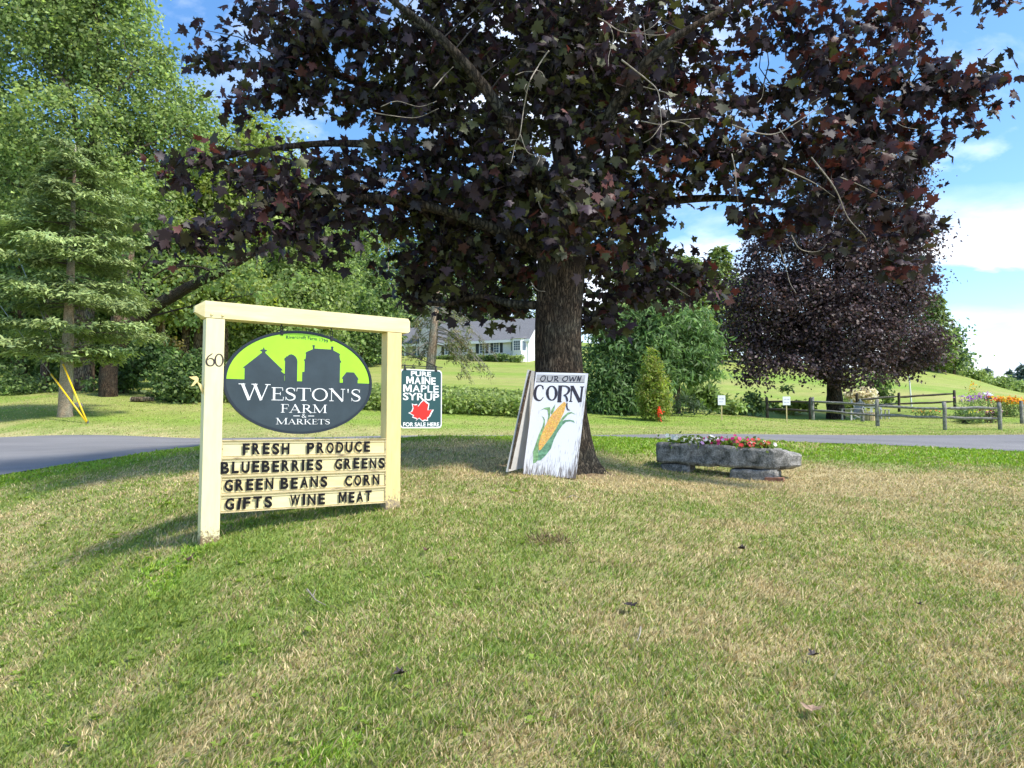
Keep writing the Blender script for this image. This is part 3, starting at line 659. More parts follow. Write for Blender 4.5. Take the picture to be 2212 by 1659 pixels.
# ------------------------------------------------------------------ the corn board leaning on the maple
C2 = lambda cx, cy: ((1160+cx/2.766)*.72, (860+cy/2.766)*.72)
def bil(TL, TR_, BR, BL):
    TL, TR_, BR, BL = map(Vector, (TL, TR_, BR, BL)); nrm = (BR-BL).cross(TL-BL).normalized()
    if nrm.y > 0: nrm = -nrm
    def f(s, t, o=0): return (TL*(1-s)+TR_*s)*(1-t)+(BL*(1-s)+BR*s)*t+nrm*o
    return f
bY = 8.15; 
BL = at(*C2(1128,1562),8.20); BR = at(*C2(1570,1598),8.06); TL = at(*C2(1240,710),8.62); TRr = at(*C2(1672,720),8.48)
bf = bil(TL, TRr, BR, BL)
def c2st(cx, cy):
    t = (cy-710)/(1580-710); 
    for _ in range(4):
        l = 1240+(1128-1240)*t; wd = 432+(442-432)*t; s_ = (cx-l)/wd
        t = (cy-(710+10*s_))/((1562+36*s_)-(710+10*s_))
    return s_, t
corn = thing('corn_sign', "white painted plywood corn sign leaning against the maple trunk", 'sign', Vector(BL)*.5+Vector(BR)*.5)
def place(o, root): o.parent = root; o.matrix_parent_inverse = Matrix.Translation(-root.location); return o
PLY = bpy.data.materials.new('worn_white_board'); PLY.use_nodes = True; t = PLY.node_tree; b = t.nodes['Principled BSDF']; b.inputs['Roughness'].default_value = .55
uvn = N(t, 'ShaderNodeUVMap', uv_map='UVMap'); mp = N(t, 'ShaderNodeMapping'); mp.inputs['Scale'].default_value = (34, 5, 1); L(t, uvn.outputs[0], mp.inputs[0])
n1 = N(t, 'ShaderNodeTexNoise', Scale=1.6, Detail=7.0, Roughness=.7); L(t, mp.outputs[0], n1.inputs['Vector'])
spx = N(t, 'ShaderNodeSeparateXYZ'); L(t, uvn.outputs[0], spx.inputs[0])
low_ = M(t, 'POWER', M(t, 'MAXIMUM', M(t, 'SUBTRACT', spx.outputs[1], .45), 0.0), 3.0)
edge_ = M(t, 'MULTIPLY', M(t, 'POWER', M(t, 'MAXIMUM', M(t, 'SUBTRACT', spx.outputs[0], .86), 0.0), 1.0), .9)
sc_ = M(t, 'ADD', M(t, 'ADD', n1.outputs[0], M(t, 'MULTIPLY', low_, 1.25)), edge_)
rr = N(t, 'ShaderNodeValToRGB'); rr.color_ramp.elements[0].position = .60; rr.color_ramp.elements[1].position = .74
rr.color_ramp.elements[0].color = (.68,.68,.70,1); rr.color_ramp.elements[1].color = (.11,.085,.065,1); L(t, sc_, rr.inputs[0])
L(t, rr.outputs[0], b.inputs['Base Color'])
def uvgrid(f, ns, nt_, off, back, jag=0):
    V = []; UV = []
    for i in range(nt_+1):
        for j in range(ns+1):
            s_, t_ = j/ns, i/nt_
            if i == nt_ and jag: t_ = 1 - jag*(.25+ .9*(abs(2*s_-1)**2.2)*.55 + .5*random.random())*.6
            V.append(f(s_, t_, off)); UV.append((s_, t_))
    nf = len(V); 
    Fc = [(i*(ns+1)+j, i*(ns+1)+j+1, (i+1)*(ns+1)+j+1, (i+1)*(ns+1)+j) for i in range(nt_) for j in range(ns)]
    V += [f(*UV[k], off-back) for k in range(nf)]; UV += UV[:nf]
    Fc += [tuple(nf+k for k in q[::-1]) for q in Fc]
    rim = [j for j in range(ns+1)]+[(i+1)*(ns+1)-1 for i in range(1,nt_+1)]+[nt_*(ns+1)+j for j in range(ns-1,-1,-1)]+[i*(ns+1) for i in range(nt_-1,0,-1)]
    Fc += [(rim[k], nf+rim[k], nf+rim[(k+1)%len(rim)], rim[(k+1)%len(rim)]) for k in range(len(rim))]
    return V, Fc, UV
def uvbuild(name, V, Fc, UV, mat, root):
    me = bpy.data.meshes.new(name); me.from_pydata([tuple(v) for v in V], [], Fc); uv = me.uv_layers.new(name='UVMap')
    for l in me.loops: uv.data[l.index].uv = UV[l.vertex_index]
    me.materials.append(mat); o = bpy.data.objects.new(name, me); COL.objects.link(o); return place(o, root)
uvbuild('board', *uvgrid(bf, 46, 30, 0, .016, .012), PLY, corn)
def painted(name, polys, mat, off):
    mb = MB()
    for k, pl in enumerate(polys): mb.poly([bf(*c2st(a,b_), off+k*.0002) for a,b_ in pl])
    return place(flat(mb, name, mat, None), corn)
C3 = lambda x, y: ((1560-1160+x/4.608)*2.766, (1100-860+y/4.608)*2.766)     # second tracing of the same board
t3 = lambda pts: [C3(*p) for p in pts]
GREYP = pbr('grey_header', (.36,.36,.36), .6, .15, 20)
INK = pbr('brush_ink', (.028,.025,.035), .5, .2, 30)
painted('header', [t3([(238,112),(905,118),(890,230),(222,224)])], GREYP, .0008)
painted('header_rule', [t3([(222,215),(892,226),(890,233),(221,223)])], INK, .0014)
strokes = []; q = 0
mbh = MB(); fb = lambda x, y, o: bf(*c2st(*C3(x, y)), o)
def st3(mb, pts, w, curve=True, base=.0018):
    p = sp2(pts, 5) if curve and len(pts) > 2 else pts
    ribbon(mb, p, w, fb, base+.00008*(len(mb.v)//7 % 40))
for pts in ([(350,130),(308,140),(284,180),(300,206),(330,203),(352,170),(350,132)],[(388,135),(382,180),(396,206),(428,205),(448,180),(452,135)],[(482,210),(490,140)],[(470,140),(515,138),(524,158),(505,178),(484,182)],[(490,178),(535,210)],
            [(660,135),(620,145),(592,180),(610,206),(645,202),(665,170),(660,137)],[(692,132),(702,205),(735,150),(748,206),(785,132)],[(792,212),(812,132)],[(812,132),(826,212)],[(826,212),(850,132)]):
    st3(mbh, pts, 13)
place(flat(mbh, 'lettering', INK, None), corn)
mbc = MB()
st3(mbc, [(318,318),(305,278),(270,268),(228,300),(204,380),(215,450),(252,482),(290,478),(325,435)], [10,14,18,34,44,40,24,14,8]); st3(mbc, [(318,272),(324,325)], [8,14], False)
st3(mbc, arc(442,380,62,100,0,360,36), [42,14,42,14,42], False)
st3(mbc, [(562,276),(545,498)], 50, False); st3(mbc, [(520,502),(578,504)], 14, False); st3(mbc, [(535,276),(600,276)], 12, False)
st3(mbc, [(580,278),(640,282),(678,312),(680,350),(650,392),(605,412)], [12,18,34,34,22,10]); st3(mbc, [(605,408),(640,430),(655,480),(650,500)], [10,24,26,22])
st3(mbc, [(652,520),(650,570),(662,608),(695,628)], [16,18,16,6])
st3(mbc, [(718,275),(702,500)], 20, False); st3(mbc, [(680,498),(726,500)], 12, False); st3(mbc, [(700,280),(740,280)], 14, False)
st3(mbc, [(722,280),(828,508)], 46, False); st3(mbc, [(862,288),(838,508)], 28, False); st3(mbc, [(832,290),(888,290)], 13, False)
place(flat(mbc, 'lettering', INK, None), corn)
HUSK = pbr('husk_green', (.19,.34,.15), .55, .35, 26); HUSK2 = pbr('husk_dark', (.13,.28,.16), .55, .3, 26)
painted('corn_husk', [t3([(180,1345),(183,1270),(180,1190),(215,1090),(260,960),(310,850),(330,770),(318,730),(297,703),(330,722),(347,760),(345,810),(330,900),(300,1000),(270,1080),(255,1180),(262,1290),(215,1340)]),
  t3([(372,800),(392,700),(380,620),(330,606),(275,630),(340,588),(415,578),(424,630),(412,740)]), t3([(425,660),(440,610),(490,535),(475,620),(440,690)]),
  t3([(540,800),(590,720),(660,655),(712,648),(775,685),(712,664),(660,690),(600,760),(545,830)])], HUSK, .0010)
painted('corn_husk', [t3([(250,1310),(262,1180),(330,1110),(420,970),(490,870),(560,790),(620,760),(690,757),(740,768),(760,798),(700,775),(640,785),(590,830),(520,930),(470,1030),(430,1150),(360,1240),(290,1305)])], HUSK2, .0024)
KERN = bpy.data.materials.new('corn_kernels'); KERN.use_nodes = True; t = KERN.node_tree; b = t.nodes['Principled BSDF']; b.inputs['Roughness'].default_value = .6
co = N(t, 'ShaderNodeTexCoord'); vo = N(t, 'ShaderNodeTexVoronoi', Scale=62.0); L(t, co.outputs['Object'], vo.inputs['Vector'])
kr = N(t, 'ShaderNodeValToRGB'); kr.color_ramp.elements[0].color = (.80,.56,.17,1); kr.color_ramp.elements[1].color = (.60,.34,.09,1); kr.color_ramp.elements[0].position = .25; kr.color_ramp.elements[1].position = .7
L(t, vo.outputs['Distance'], kr.inputs[0]); mk = N(t, 'ShaderNodeMixRGB', blend_type='MIX'); mk.inputs[0].default_value = .12; L(t, kr.outputs[0], mk.inputs[1]); L(t, vo.outputs['Color'], mk.inputs[2]); 
mk2 = N(t, 'ShaderNodeMixRGB', blend_type='MULTIPLY'); mk2.inputs[0].default_value = 1; mk2.inputs[2].default_value = (1.0,.86,.55,1); L(t, mk.outputs[0], mk2.inputs[1]); L(t, mk2.outputs[0], b.inputs['Base Color'])
painted('corn_ear', [t3([(262,1175),(258,1090),(285,990),(335,870),(385,770),(450,670),(520,590),(590,520),(612,502),(632,515),(638,545),(610,650),(560,760),(500,880),(430,985),(350,1090),(290,1165)])], KERN, .0034)

A0, A1 = C2(1003,1537), C2(1182,690)
sf_ = bil(at(*A1,8.45), at(*C2(1245,705),9.0), at(*C2(1150,1500),8.62), at(*A0,8.05))
side = uvgrid(sf_, 20, 20, 0, .02, .0)
lean = thing('leaning_board', "old pale board leaning on the trunk edge-on beside the corn sign", 'board', at(*A0,8.05))
GREYB = pbr('grey_old_board', (.46,.44,.40), .7, .18, 3, .3, 30, col2=(.56,.54,.50))
uvbuild('board', *side, GREYB, lean)
mb = MB(); mb.tube([sf_(0,.97,.02), sf_(0,.5,.018), sf_(0.0,.01,.02)], [.012,.016,.014], 8, wob=.3)
place(mb.build('bark_edge', bark('bark_edge_mat', (.05,.035,.025), (.22,.17,.13), 20), None), lean)

# ------------------------------------------------------------------ plants: leaf clouds
DIAMOND = (np.array([(0,0,0),(.36,.5,.10),(0,1,0),(-.36,.5,.10)]), np.array([[0,1,2,3]]))
LANCE = (np.array([(0,0,0),(.14,.4,.05),(0,1,-.12),(-.14,.4,.05)]), np.array([[0,1,2,3]]))
_hl = [(0,0),(.16,-.10),(.30,-.02),(.52,-.10),(.38,.14),(.50,.24),(.74,.40),(.52,.44),(.50,.54),(.24,.48),(.30,.66),(.17,.74),(0,1.0)]
_ml = _hl + [(-a,b) for a,b in reversed(_hl[1:-1])]
_mv = np.array([(0,.34,0)]+[(a,b,-.10*abs(a)*1.6-.10*max(b-.4,0)) for a,b in _ml])
_k = len(_ml)
MLEAF = (_mv, np.array([[0,1+i,1+(i+1)%_k] for i in range(_k)]))
def leaves(name, P, D, size, tint, tmpl, mat, parent, g, droop=.5, spread=.8, up=.45, jit=.5, loc=None, extra=None, wood=(.12,.10,.08)):
    """P leaf positions, D preferred facing direction (n,3)"""
    n = len(P); V0, F0 = tmpl
    nrm = D*.7 + g.normal(size=(n,3))*spread; nrm[:,2] += up; nrm /= np.linalg.norm(nrm, axis=1)[:,None]+1e-9
    tip = g.normal(size=(n,3))*.8 + D*.5; tip[:,2] -= droop
    tip -= nrm*(tip*nrm).sum(1)[:,None]; tip /= np.linalg.norm(tip, axis=1)[:,None]+1e-9
    sd = np.cross(tip, nrm)
    s = size*(1+jit*(g.random(n)*2-1)); fold = (g.random(n)*4.2-.9)[:,None,None]
    V = P[:,None,:] + s[:,None,None]*(V0[None,:,0:1]*sd[:,None,:]+V0[None,:,1:2]*tip[:,None,:]+V0[None,:,2:3]*fold*nrm[:,None,:])
    k = len(V0)
    Fc = (np.arange(n)[:,None,None]*k+F0[None]).reshape(-1, F0.shape[1])
    T = np.repeat(tint[:,None,:], k, 1).reshape(-1,3)
    V = V.reshape(-1,3); Fs = [Fc]
    if extra is not None and extra.v:
        Fs.append(np.array(extra.f)+len(V)); V = np.concatenate([V, np.array(extra.v)]); T = np.concatenate([T, np.tile(np.array(wood), (len(extra.v),1))])
    return np_mesh(name, V, Fs, mat, parent, tint=T)
def blob_points(blobs, per, g, crad=.45, leafn=40, shell=.55, flatz=.6):
    """clusters spread through ellipsoids; returns leaf positions, outward directions, cluster ids and cluster centres"""
    C, D = [], []
    for (c, r) in blobs:
        c = np.array(c); r = np.array(r); vol = r[0]*r[1]*r[2]
        m = max(3, int(per*vol**(.72)))
        d = g.normal(size=(m,3)); d /= np.linalg.norm(d,axis=1)[:,None]
        q = (shell+(1-shell)*g.random(m))**.6; q = np.where(g.random(m) < .25, g.random(m)**.5, q)
        C.append(c+d*r*q[:,None]); D.append(d)
    C = np.concatenate(C); D = np.concatenate(D); m = len(C)
    sz = crad*(.6+.8*g.random(m))
    off = g.normal(size=(m,leafn,3))*sz[:,None,None]*.5; off[:,:,2] *= flatz
    P = C[:,None,:]+off
    DD = np.repeat(D[:,None,:], leafn, 1)*.6+off/(sz[:,None,None]+1e-6)*.4
    ids = np.repeat(np.arange(m), leafn)
    return P.reshape(-1,3), DD.reshape(-1,3), ids, C
def tints(n, ids, cols, g, var=.3, cvar=.25):
    cols = np.array(cols); m = ids.max()+1
    base = cols[g.integers(0, len(cols), n)]
    return base*(1+var*(g.random(n)*2-1))[:,None]*(1+cvar*(g.random(m)*2-1))[ids][:,None]
def pb(px, py, Y, rx, ry, depth=.85):
    c = at(px, py, Y); k = Y/F; return (c, (rx*k, rx*k*depth, ry*k))
def limbs(mb, paths, n=8, wob=.08):
    for pts, r0, r1 in paths:
        p = spline(pts, 5); k = len(p)
        mb.tube(p, [r0+(r1-r0)*i/(k-1) for i in range(k)], n, wob=wob)
def twigs(mb, C, skel, g, frac=.5, r=.012, n=4):
    S = np.array([tuple(p) for p in skel])
    for c in C[g.random(len(C)) < frac]:
        d = ((S-c)**2).sum(1); j = d.argmin(); a = S[j]
        if d[j] > 3.2: continue
        mid = (a+c)/2+g.normal(size=3)*.12; mid[2] += .08
        mb.tube([a, mid, c], [r*1.6, r, r*.4], n, cap=False)
PX = lambda *p: Vector(at(*p))

# ------------------------------------------------------------------ the big purple maple
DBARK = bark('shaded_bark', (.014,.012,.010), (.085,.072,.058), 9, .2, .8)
g = np.random.default_rng(21)
tb = gat(1217, 9.05)
maple = thing('maple_tree', "huge purple-leaved maple with a thick furrowed trunk behind the corn sign", 'tree', tb)
mb = MB()
trk = [PX(1222,1030,9.05),PX(1219,985,9.05),PX(1213,900,9.05),PX(1207,800,9.05),PX(1206,700,9.05),PX(1212,610,9.05),PX(1215,540,9.05),PX(1216,490,9.05)]
tr = [.53,.40,.33,.31,.30,.31,.33,.28]
q = spline(trk,5); rr_ = np.interp(np.linspace(0,7,len(q)), range(8), tr)
# furrowed, buttressed trunk
nv = 40; rings = []
for i, p in enumerate(q):
    ring = []
    for j in range(nv):
        a = 2*math.pi*j/nv; fl = max(0, 1-i/9)
        rad = rr_[i]*(1+.17*fl*fl*math.cos(a*5+1)+.02*math.sin(a*3+i*.2)+.012*math.sin(a*17+i*.35)+random.uniform(-.012,.012))
        ring.append((p.x+rad*math.cos(a), p.y+rad*math.sin(a), p.z))
    rings.append(ring)
mb.add([v for r in rings for v in r], [(i*nv+j, i*nv+(j+1)%nv, (i+1)*nv+(j+1)%nv, (i+1)*nv+j) for i in range(len(rings)-1) for j in range(nv)])
trunk = place(mb.build('trunk', BARK, None, True), maple)
LP = [ ([PX(1195,540,9.05),PX(1150,460,9.1),PX(1080,360,9.2),PX(960,250,9.4),PX(780,180,9.6),PX(600,120,9.8)],.20,.03),
 ([PX(1235,545,9.0),PX(1290,440,9.1),PX(1370,330,9.3),PX(1500,250,9.5),PX(1720,200,9.4),PX(1960,190,9.2)],.19,.03),
 ([PX(1212,520,9.05),PX(1225,380,9.2),PX(1195,200,9.4),PX(1180,20,9.6),PX(1160,-200,9.8)],.22,.09),
 ([PX(1245,530,9.0),PX(1330,470,9.3),PX(1480,430,9.7),PX(1680,440,9.6),PX(1880,500,9.4)],.11,.02),
 ([PX(1190,560,9.05),PX(1080,500,8.9),PX(900,440,8.8),PX(720,430,8.7),PX(560,470,8.6),PX(400,510,8.5)],.12,.012),
 ([PX(1170,660,9.1),PX(1100,655,9.3),PX(1040,640,9.6),PX(960,658,9.9),PX(880,650,10.2)],.075,.02),
 ([PX(1210,500,9.05),PX(1270,330,8.6),PX(1400,130,8.0),PX(1560,20,7.8)],.13,.03),
 ([PX(1205,510,9.05),PX(1120,300,8.5),PX(980,110,8.1),PX(820,-20,7.9)],.13,.03),
 ([PX(1250,560,9.2),PX(1340,600,10),PX(1420,600,10.6),PX(1500,590,11)],.07,.015),
 ([PX(1150,440,9.1),PX(900,330,9.2),PX(700,310,9.1),PX(480,340,8.9),PX(380,370,8.8)],.09,.012),
 ([PX(1380,320,9.3),PX(1600,330,9.0),PX(1800,380,8.8),PX(1960,420,8.7)],.07,.012)]
skel = []
lm = MB()
for pts, r0, r1 in LP:
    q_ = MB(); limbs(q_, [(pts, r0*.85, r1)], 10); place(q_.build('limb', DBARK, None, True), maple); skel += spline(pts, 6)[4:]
BL_ = [ # left sweep
 pb(600,40,9.6,90,60),pb(500,110,9.4,95,45),pb(620,170,9.4,110,60),pb(560,220,9.2,60,40),pb(760,90,9.3,130,90),pb(760,220,9.2,120,55),pb(880,170,9.2,120,100),
 pb(470,350,8.9,55,32),pb(375,372,8.8,34,14),pb(560,400,8.9,75,32),pb(640,330,9.2,70,26),pb(700,420,8.9,110,55),pb(560,480,8.7,80,30),pb(420,505,8.5,68,20),pb(375,515,8.5,34,15),pb(500,520,8.6,60,22),pb(620,515,8.7,50,25),pb(700,540,8.8,40,20),pb(740,480,8.8,80,34),
 pb(860,420,9.0,120,75),pb(900,300,9.1,110,75),pb(1000,380,9.0,120,90),pb(1010,200,9.0,130,110),pb(1000,60,9.0,150,90),pb(820,30,9.0,120,60),pb(1030,500,9.4,110,70),pb(930,500,9.4,70,40),
 pb(960,600,10,90,60),pb(900,630,10.2,62,34),pb(1060,620,9.9,90,70),pb(1090,665,9.9,55,28),pb(1000,655,10,60,20),pb(860,600,10.1,36,26),pb(1130,560,9.8,60,70),
 # left fill
 pb(650,160,9.5,80,40),pb(700,380,8.9,90,36),pb(620,430,8.8,80,26),pb(800,340,9.0,80,40),pb(820,470,8.9,80,36),pb(900,420,9.0,90,60),pb(980,540,9.5,80,50),pb(900,560,9.8,50,50),pb(1060,560,9.4,80,50),pb(560,370,8.9,40,20),pb(500,480,8.6,50,18),
 # centre
 pb(1150,330,8.6,120,120),pb(1180,170,8.6,130,130),pb(1180,20,8.7,150,100),pb(1290,260,8.5,120,120),pb(1330,100,8.5,140,120),pb(1250,420,8.7,110,70),pb(1120,460,8.8,90,60),
 pb(1330,440,8.9,100,60),pb(1400,350,8.8,110,80),pb(1480,250,8.9,110,100),pb(1480,80,8.8,140,110),pb(1330,520,9.6,80,50),pb(1420,470,9.4,90,50),
 pb(1310,610,10.2,60,70),pb(1290,680,10,40,42),pb(1380,590,10.8,80,50),pb(1470,570,11,80,55),pb(1540,600,11.2,45,35),pb(1450,640,11,50,20),
 # right sweep
 pb(1600,380,9.2,110,60),pb(1590,480,9.0,50,38),pb(1680,470,9.0,70,55),pb(1680,330,9.2,120,70),pb(1640,200,9.3,90,55),pb(1640,40,9.1,130,70),pb(1800,60,9.2,120,65),pb(1800,170,9.2,130,55),pb(1920,90,9.2,80,70),
 pb(1800,280,9.1,120,65),pb(1900,200,9.1,120,60),pb(2020,190,9.0,100,45),pb(2110,205,8.9,80,36),pb(2050,140,9.0,45,30),pb(1930,270,9.0,70,40),pb(1860,370,8.9,110,55),pb(1950,390,8.8,55,55),pb(1780,440,8.9,100,50),
 pb(1850,450,8.9,60,26),pb(1800,520,9.0,40,14),pb(1925,575,8.9,34,12),pb(1960,480,8.8,30,22),pb(1985,500,8.8,16,20),pb(2010,300,8.9,30,16),pb(1960,330,9,40,26),
 pb(1960,10,9.0,60,26),pb(2155,5,8.9,28,12),pb(2090,255,8.9,40,14),
 pb(1180,540,8.5,60,36),pb(1270,530,8.4,60,40),pb(1220,470,8.3,90,50),pb(1140,600,9.3,44,60),pb(1290,570,9.2,40,70),pb(1270,650,9.8,30,60),pb(1300,700,9.9,36,26),pb(1360,640,10.5,60,30),pb(1420,620,10.8,80,30),pb(1500,620,11,60,30),
 # top above the frame and the back of the crown
 pb(1180,-250,9.3,420,190),pb(700,-140,9.5,260,110),pb(1650,-160,9.3,300,120),pb(1180,180,11.5,300,150),pb(1200,420,11.4,200,60)]
Pm, Dm, ids, Cm = blob_points(BL_, 54, g, .34, 20, .30, .6)
# a few real openings in the crown where the sky shows through
U = CX+F*Pm[:,0]/Pm[:,1]; Wv = 920-F*(Pm[:,2]-EYE)/Pm[:,1]
keep = np.ones(len(Pm), bool)
for hx, hy, ax, ay, pk in ((1685,118,48,30,.9),(760,278,95,24,.78),(900,262,50,16,.6),(1570,515,42,50,.95),(1620,140,30,22,.8),(1480,520,40,34,.6),(600,258,60,22,.85),(1090,500,24,20,.7),(1230,470,12,20,.6),(1610,560,70,50,.93),(1700,560,50,40,.8),(1565,500,34,60,.97),(1760,420,26,18,.6),(1690,395,30,16,.6),(1820,330,24,12,.5),(1400,300,14,12,.8),(1350,60,22,18,.7),(1300,30,18,26,.7),(1460,500,26,22,.7),(1010,300,20,12,.6),(930,360,24,14,.6),(690,270,40,16,.8)):
    keep &= ~((((U-hx)/ax)**2+((Wv-hy)/ay)**2 < 1+.5*(g.random(len(U))-.5)) & (g.random(len(U)) < pk))
Pm, Dm, ids = Pm[keep], Dm[keep], ids[keep]
n = len(Pm)
tint = tints(n, ids, [(.032,.022,.030),(.040,.025,.033),(.030,.025,.023),(.047,.030,.033),(.044,.039,.022)], g, .4, .35)
uu = Pm[:,0]/Pm[:,1]
red = g.random(n) < np.clip(.04+.20*np.clip(uu*2.2,0,1)+.10*(uu < -.3), 0, .4)*(.3+1.4*_hash(ids, ids*3, 5))  # lit look of the crown's right side and edge, put into redder leaf colour
tint[red] = np.array((.105,.036,.030))*(.5+.9*g.random(red.sum()))[:,None]
ol = g.random(n) < .34*np.exp(-(uu/.32)**2); tint[ol] = np.array((.070,.076,.026))*(.5+.8*g.random(ol.sum()))[:,None]
twigs(lm, Cm, skel, g, .38, .0075, 4)
crown = place(leaves('crown', Pm, Dm, .112, tint, MLEAF, MAPLE, None, g, droop=.75, spread=.85, up=.45, extra=lm, wood=(.05,.042,.036)), maple)
# bare dead twigs hanging in the open crown
c1_ = lambda x,y: ((1300+x/1.844)*.72, y/1.844*.72); c2_ = lambda x,y: ((2000+x/1.843)*.72, y/1.843*.72)
for f_, pts, r0, Y in ((c1_,[(640,280),(620,305),(575,375),(530,460),(500,600),(480,740),(455,790),(430,900),(405,905)],.013,7.55),(c1_,[(480,740),(520,840),(585,870),(570,915)],.008,7.55),(c1_,[(560,395),(500,398),(455,415)],.006,7.55),(c1_,[(572,388),(600,400),(615,430)],.006,7.55),(c1_,[(475,770),(410,778),(380,800)],.006,7.55),(c1_,[(520,520),(505,490),(515,465)],.005,7.55),
    (c1_,[(910,100),(965,130),(990,180),(995,225),(970,310),(970,365)],.011,7.6),(c1_,[(965,130),(1040,175),(1140,185),(1230,195),(1300,185)],.010,7.6),(c1_,[(1140,185),(1210,150),(1265,95)],.007,7.6),
    (c1_,[(1040,330),(1130,400),(1180,440),(1240,500),(1255,600),(1262,690),(1255,770)],.014,7.7),(c1_,[(1240,500),(1300,515),(1350,525)],.008,7.7),(c1_,[(1150,670),(1262,690),(1310,670),(1475,655)],.010,7.7),(c1_,[(1310,670),(1400,690),(1470,770)],.009,7.7),(c1_,[(1262,690),(1210,760),(1160,790)],.007,7.7),(c1_,[(1160,480),(1240,500)],.007,7.7),
    (c1_,[(570,1040),(585,1130),(620,1190)],.018,8.5),(c1_,[(0,490),(60,420),(110,370)],.012,7.8),(c1_,[(540,1560),(575,1605),(620,1612)],.010,8.6),
    (c2_,[(640,930),(730,970),(830,1020),(930,1090)],.012,8.2),(c2_,[(800,870),(930,1040),(1000,1200),(1090,1300),(1105,1335)],.014,8.2),(c2_,[(960,1130),(925,1190),(920,1265)],.007,8.2),(c2_,[(690,1300),(730,1370),(790,1392),(850,1385),(885,1350)],.009,8.3),(c2_,[(360,850),(380,950),(385,1050),(400,1140)],.010,8.1),
    (c2_,[(360,690),(500,735),(600,740),(700,690),(830,600),(890,560)],.013,8.0),(c2_,[(620,710),(680,790)],.008,8.0),(c2_,[(790,650),(790,580),(850,540)],.006,8.0),(c2_,[(500,570),(530,530),(540,430)],.006,8.0),(c2_,[(960,980),(1060,1020),(1160,1070)],.010,8.3),(c2_,[(1165,1080),(1240,1115),(1330,1125)],.006,8.3),(c2_,[(620,1360),(660,1480),(680,1560),(715,1620)],.010,8.3),(c2_,[(0,1555),(50,1590),(130,1640)],.016,9.5),(c2_,[(1250,660),(1310,700),(1390,715)],.006,8.4),(c2_,[(1755,315),(1810,268)],.006,8.7),(c2_,[(1440,1105),(1490,1080)],.005,8.7),
    (c1_,[(-290,590),(-200,560),(-80,590),(20,560)],.008,8.0),(c1_,[(-350,620),(-230,640),(-90,650),(30,600)],.008,8.0)):
    p = spline([PX(*f_(a,b_), Y+random.uniform(-.1,.1)) for a,b_ in pts], 4)
    q_ = MB(); q_.tube(p, [max(.0032, r0*.7*(1-.75*i/(len(p)-1))) for i in range(len(p))], 6, wob=.15); place(q_.build('dead_branch', TWIG, None, True), maple)

# ------------------------------------------------------------------ broad-leaved trees
GREENS = {'light': [(.285,.360,.115),(.245,.325,.105),(.325,.395,.130)], 'mid': [(.205,.290,.095),(.235,.315,.105),(.175,.250,.085)], 'dark': [(.085,.145,.048),(.110,.175,.055),(.070,.120,.044)],
          'chest': [(.150,.245,.085),(.190,.285,.105),(.120,.200,.072)], 'yel': [(.27,.31,.07),(.21,.28,.06)], 'blue': [(.085,.150,.075),(.110,.180,.090)]}
def broad(name, label, cat, base, blobs, trunk, lp, cols, seed, leaf=.2, per=20, crad=.5, leafn=30, tmpl=DIAMOND, mat=None, droop=.3, group=None, bk=None, shell=.5, tw=.25, flatz=.65, up=.6):
    g = np.random.default_rng(seed)
    root = thing(name, label, cat, base, 0, group)
    sk = []
    if trunk:
        mb = MB(); limbs(mb, trunk, 10, .06); place(mb.build('trunk', bk or BARK2, None, True), root)
        for t_ in trunk: sk += spline(t_[0], 5)
    P, D, ids, C = blob_points(blobs, per, g, crad, leafn, shell, flatz)
    tn = tints(len(P), ids, cols, g, .35, .35)
    lm = MB()
    for t_ in lp:
        q_ = MB(); limbs(q_, [t_], 8, .08); place(q_.build('limb', bk or BARK2, None, True), root); sk += spline(t_[0], 5)
    if sk and tw: twigs(lm, C, sk, g, tw, leaf*.09, 4)
    place(leaves('crown' if trunk else 'foliage', P, D, leaf, tn, tmpl, mat or LEAF, None, g, droop=droop, spread=.7, up=up, extra=lm), root)
    return root
def dup(root, loc, rz=0, sc=1, label=None, group=None):
    r = root.copy(); COL.objects.link(r); r.location = loc; r.rotation_euler = (0,0,rz); r.scale = (sc,sc,sc)
    if label: r['label'] = label
    if group: r['group'] = group
    for ch in list(root.children):
        c = ch.copy(); COL.objects.link(c); c.parent = r; c.matrix_parent_inverse = ch.matrix_parent_inverse.copy()
    return r
b0 = gat(175, 31)
broad('shade_tree', "tallest light green tree rising out of the frame behind the spruce", 'tree', b0,
  [pb(60,90,31,150,130),pb(215,90,31,120,120),pb(310,215,31,95,100),pb(150,300,30,150,110),pb(380,310,31,85,70),pb(415,245,31,50,50),pb(20,-60,31,170,120),pb(180,-80,31,150,120),pb(30,420,30,130,120),pb(250,430,30,130,90),pb(-90,250,31,120,160),pb(280,20,31,50,70),pb(330,130,31,45,50)],
  [([b0-Vector((0,0,.4)),PX(178,700,31),PX(185,500,31),PX(200,330,31),PX(215,160,31),PX(200,-60,31)],.42,.10)],
  [([PX(190,430,31),PX(150,200,30.4),PX(100,150,30)],.16,.05),([PX(205,300,31),PX(240,220,30.2),PX(290,150,30)],.12,.04),([PX(195,380,31),PX(280,330,30),PX(380,290,30)],.12,.03),([PX(190,460,31),PX(110,420,30),PX(30,400,30)],.12,.03)],
  GREENS['light']+GREENS['mid'], 31, .165, 27, .75, 46)
b0 = gat(430, 36)
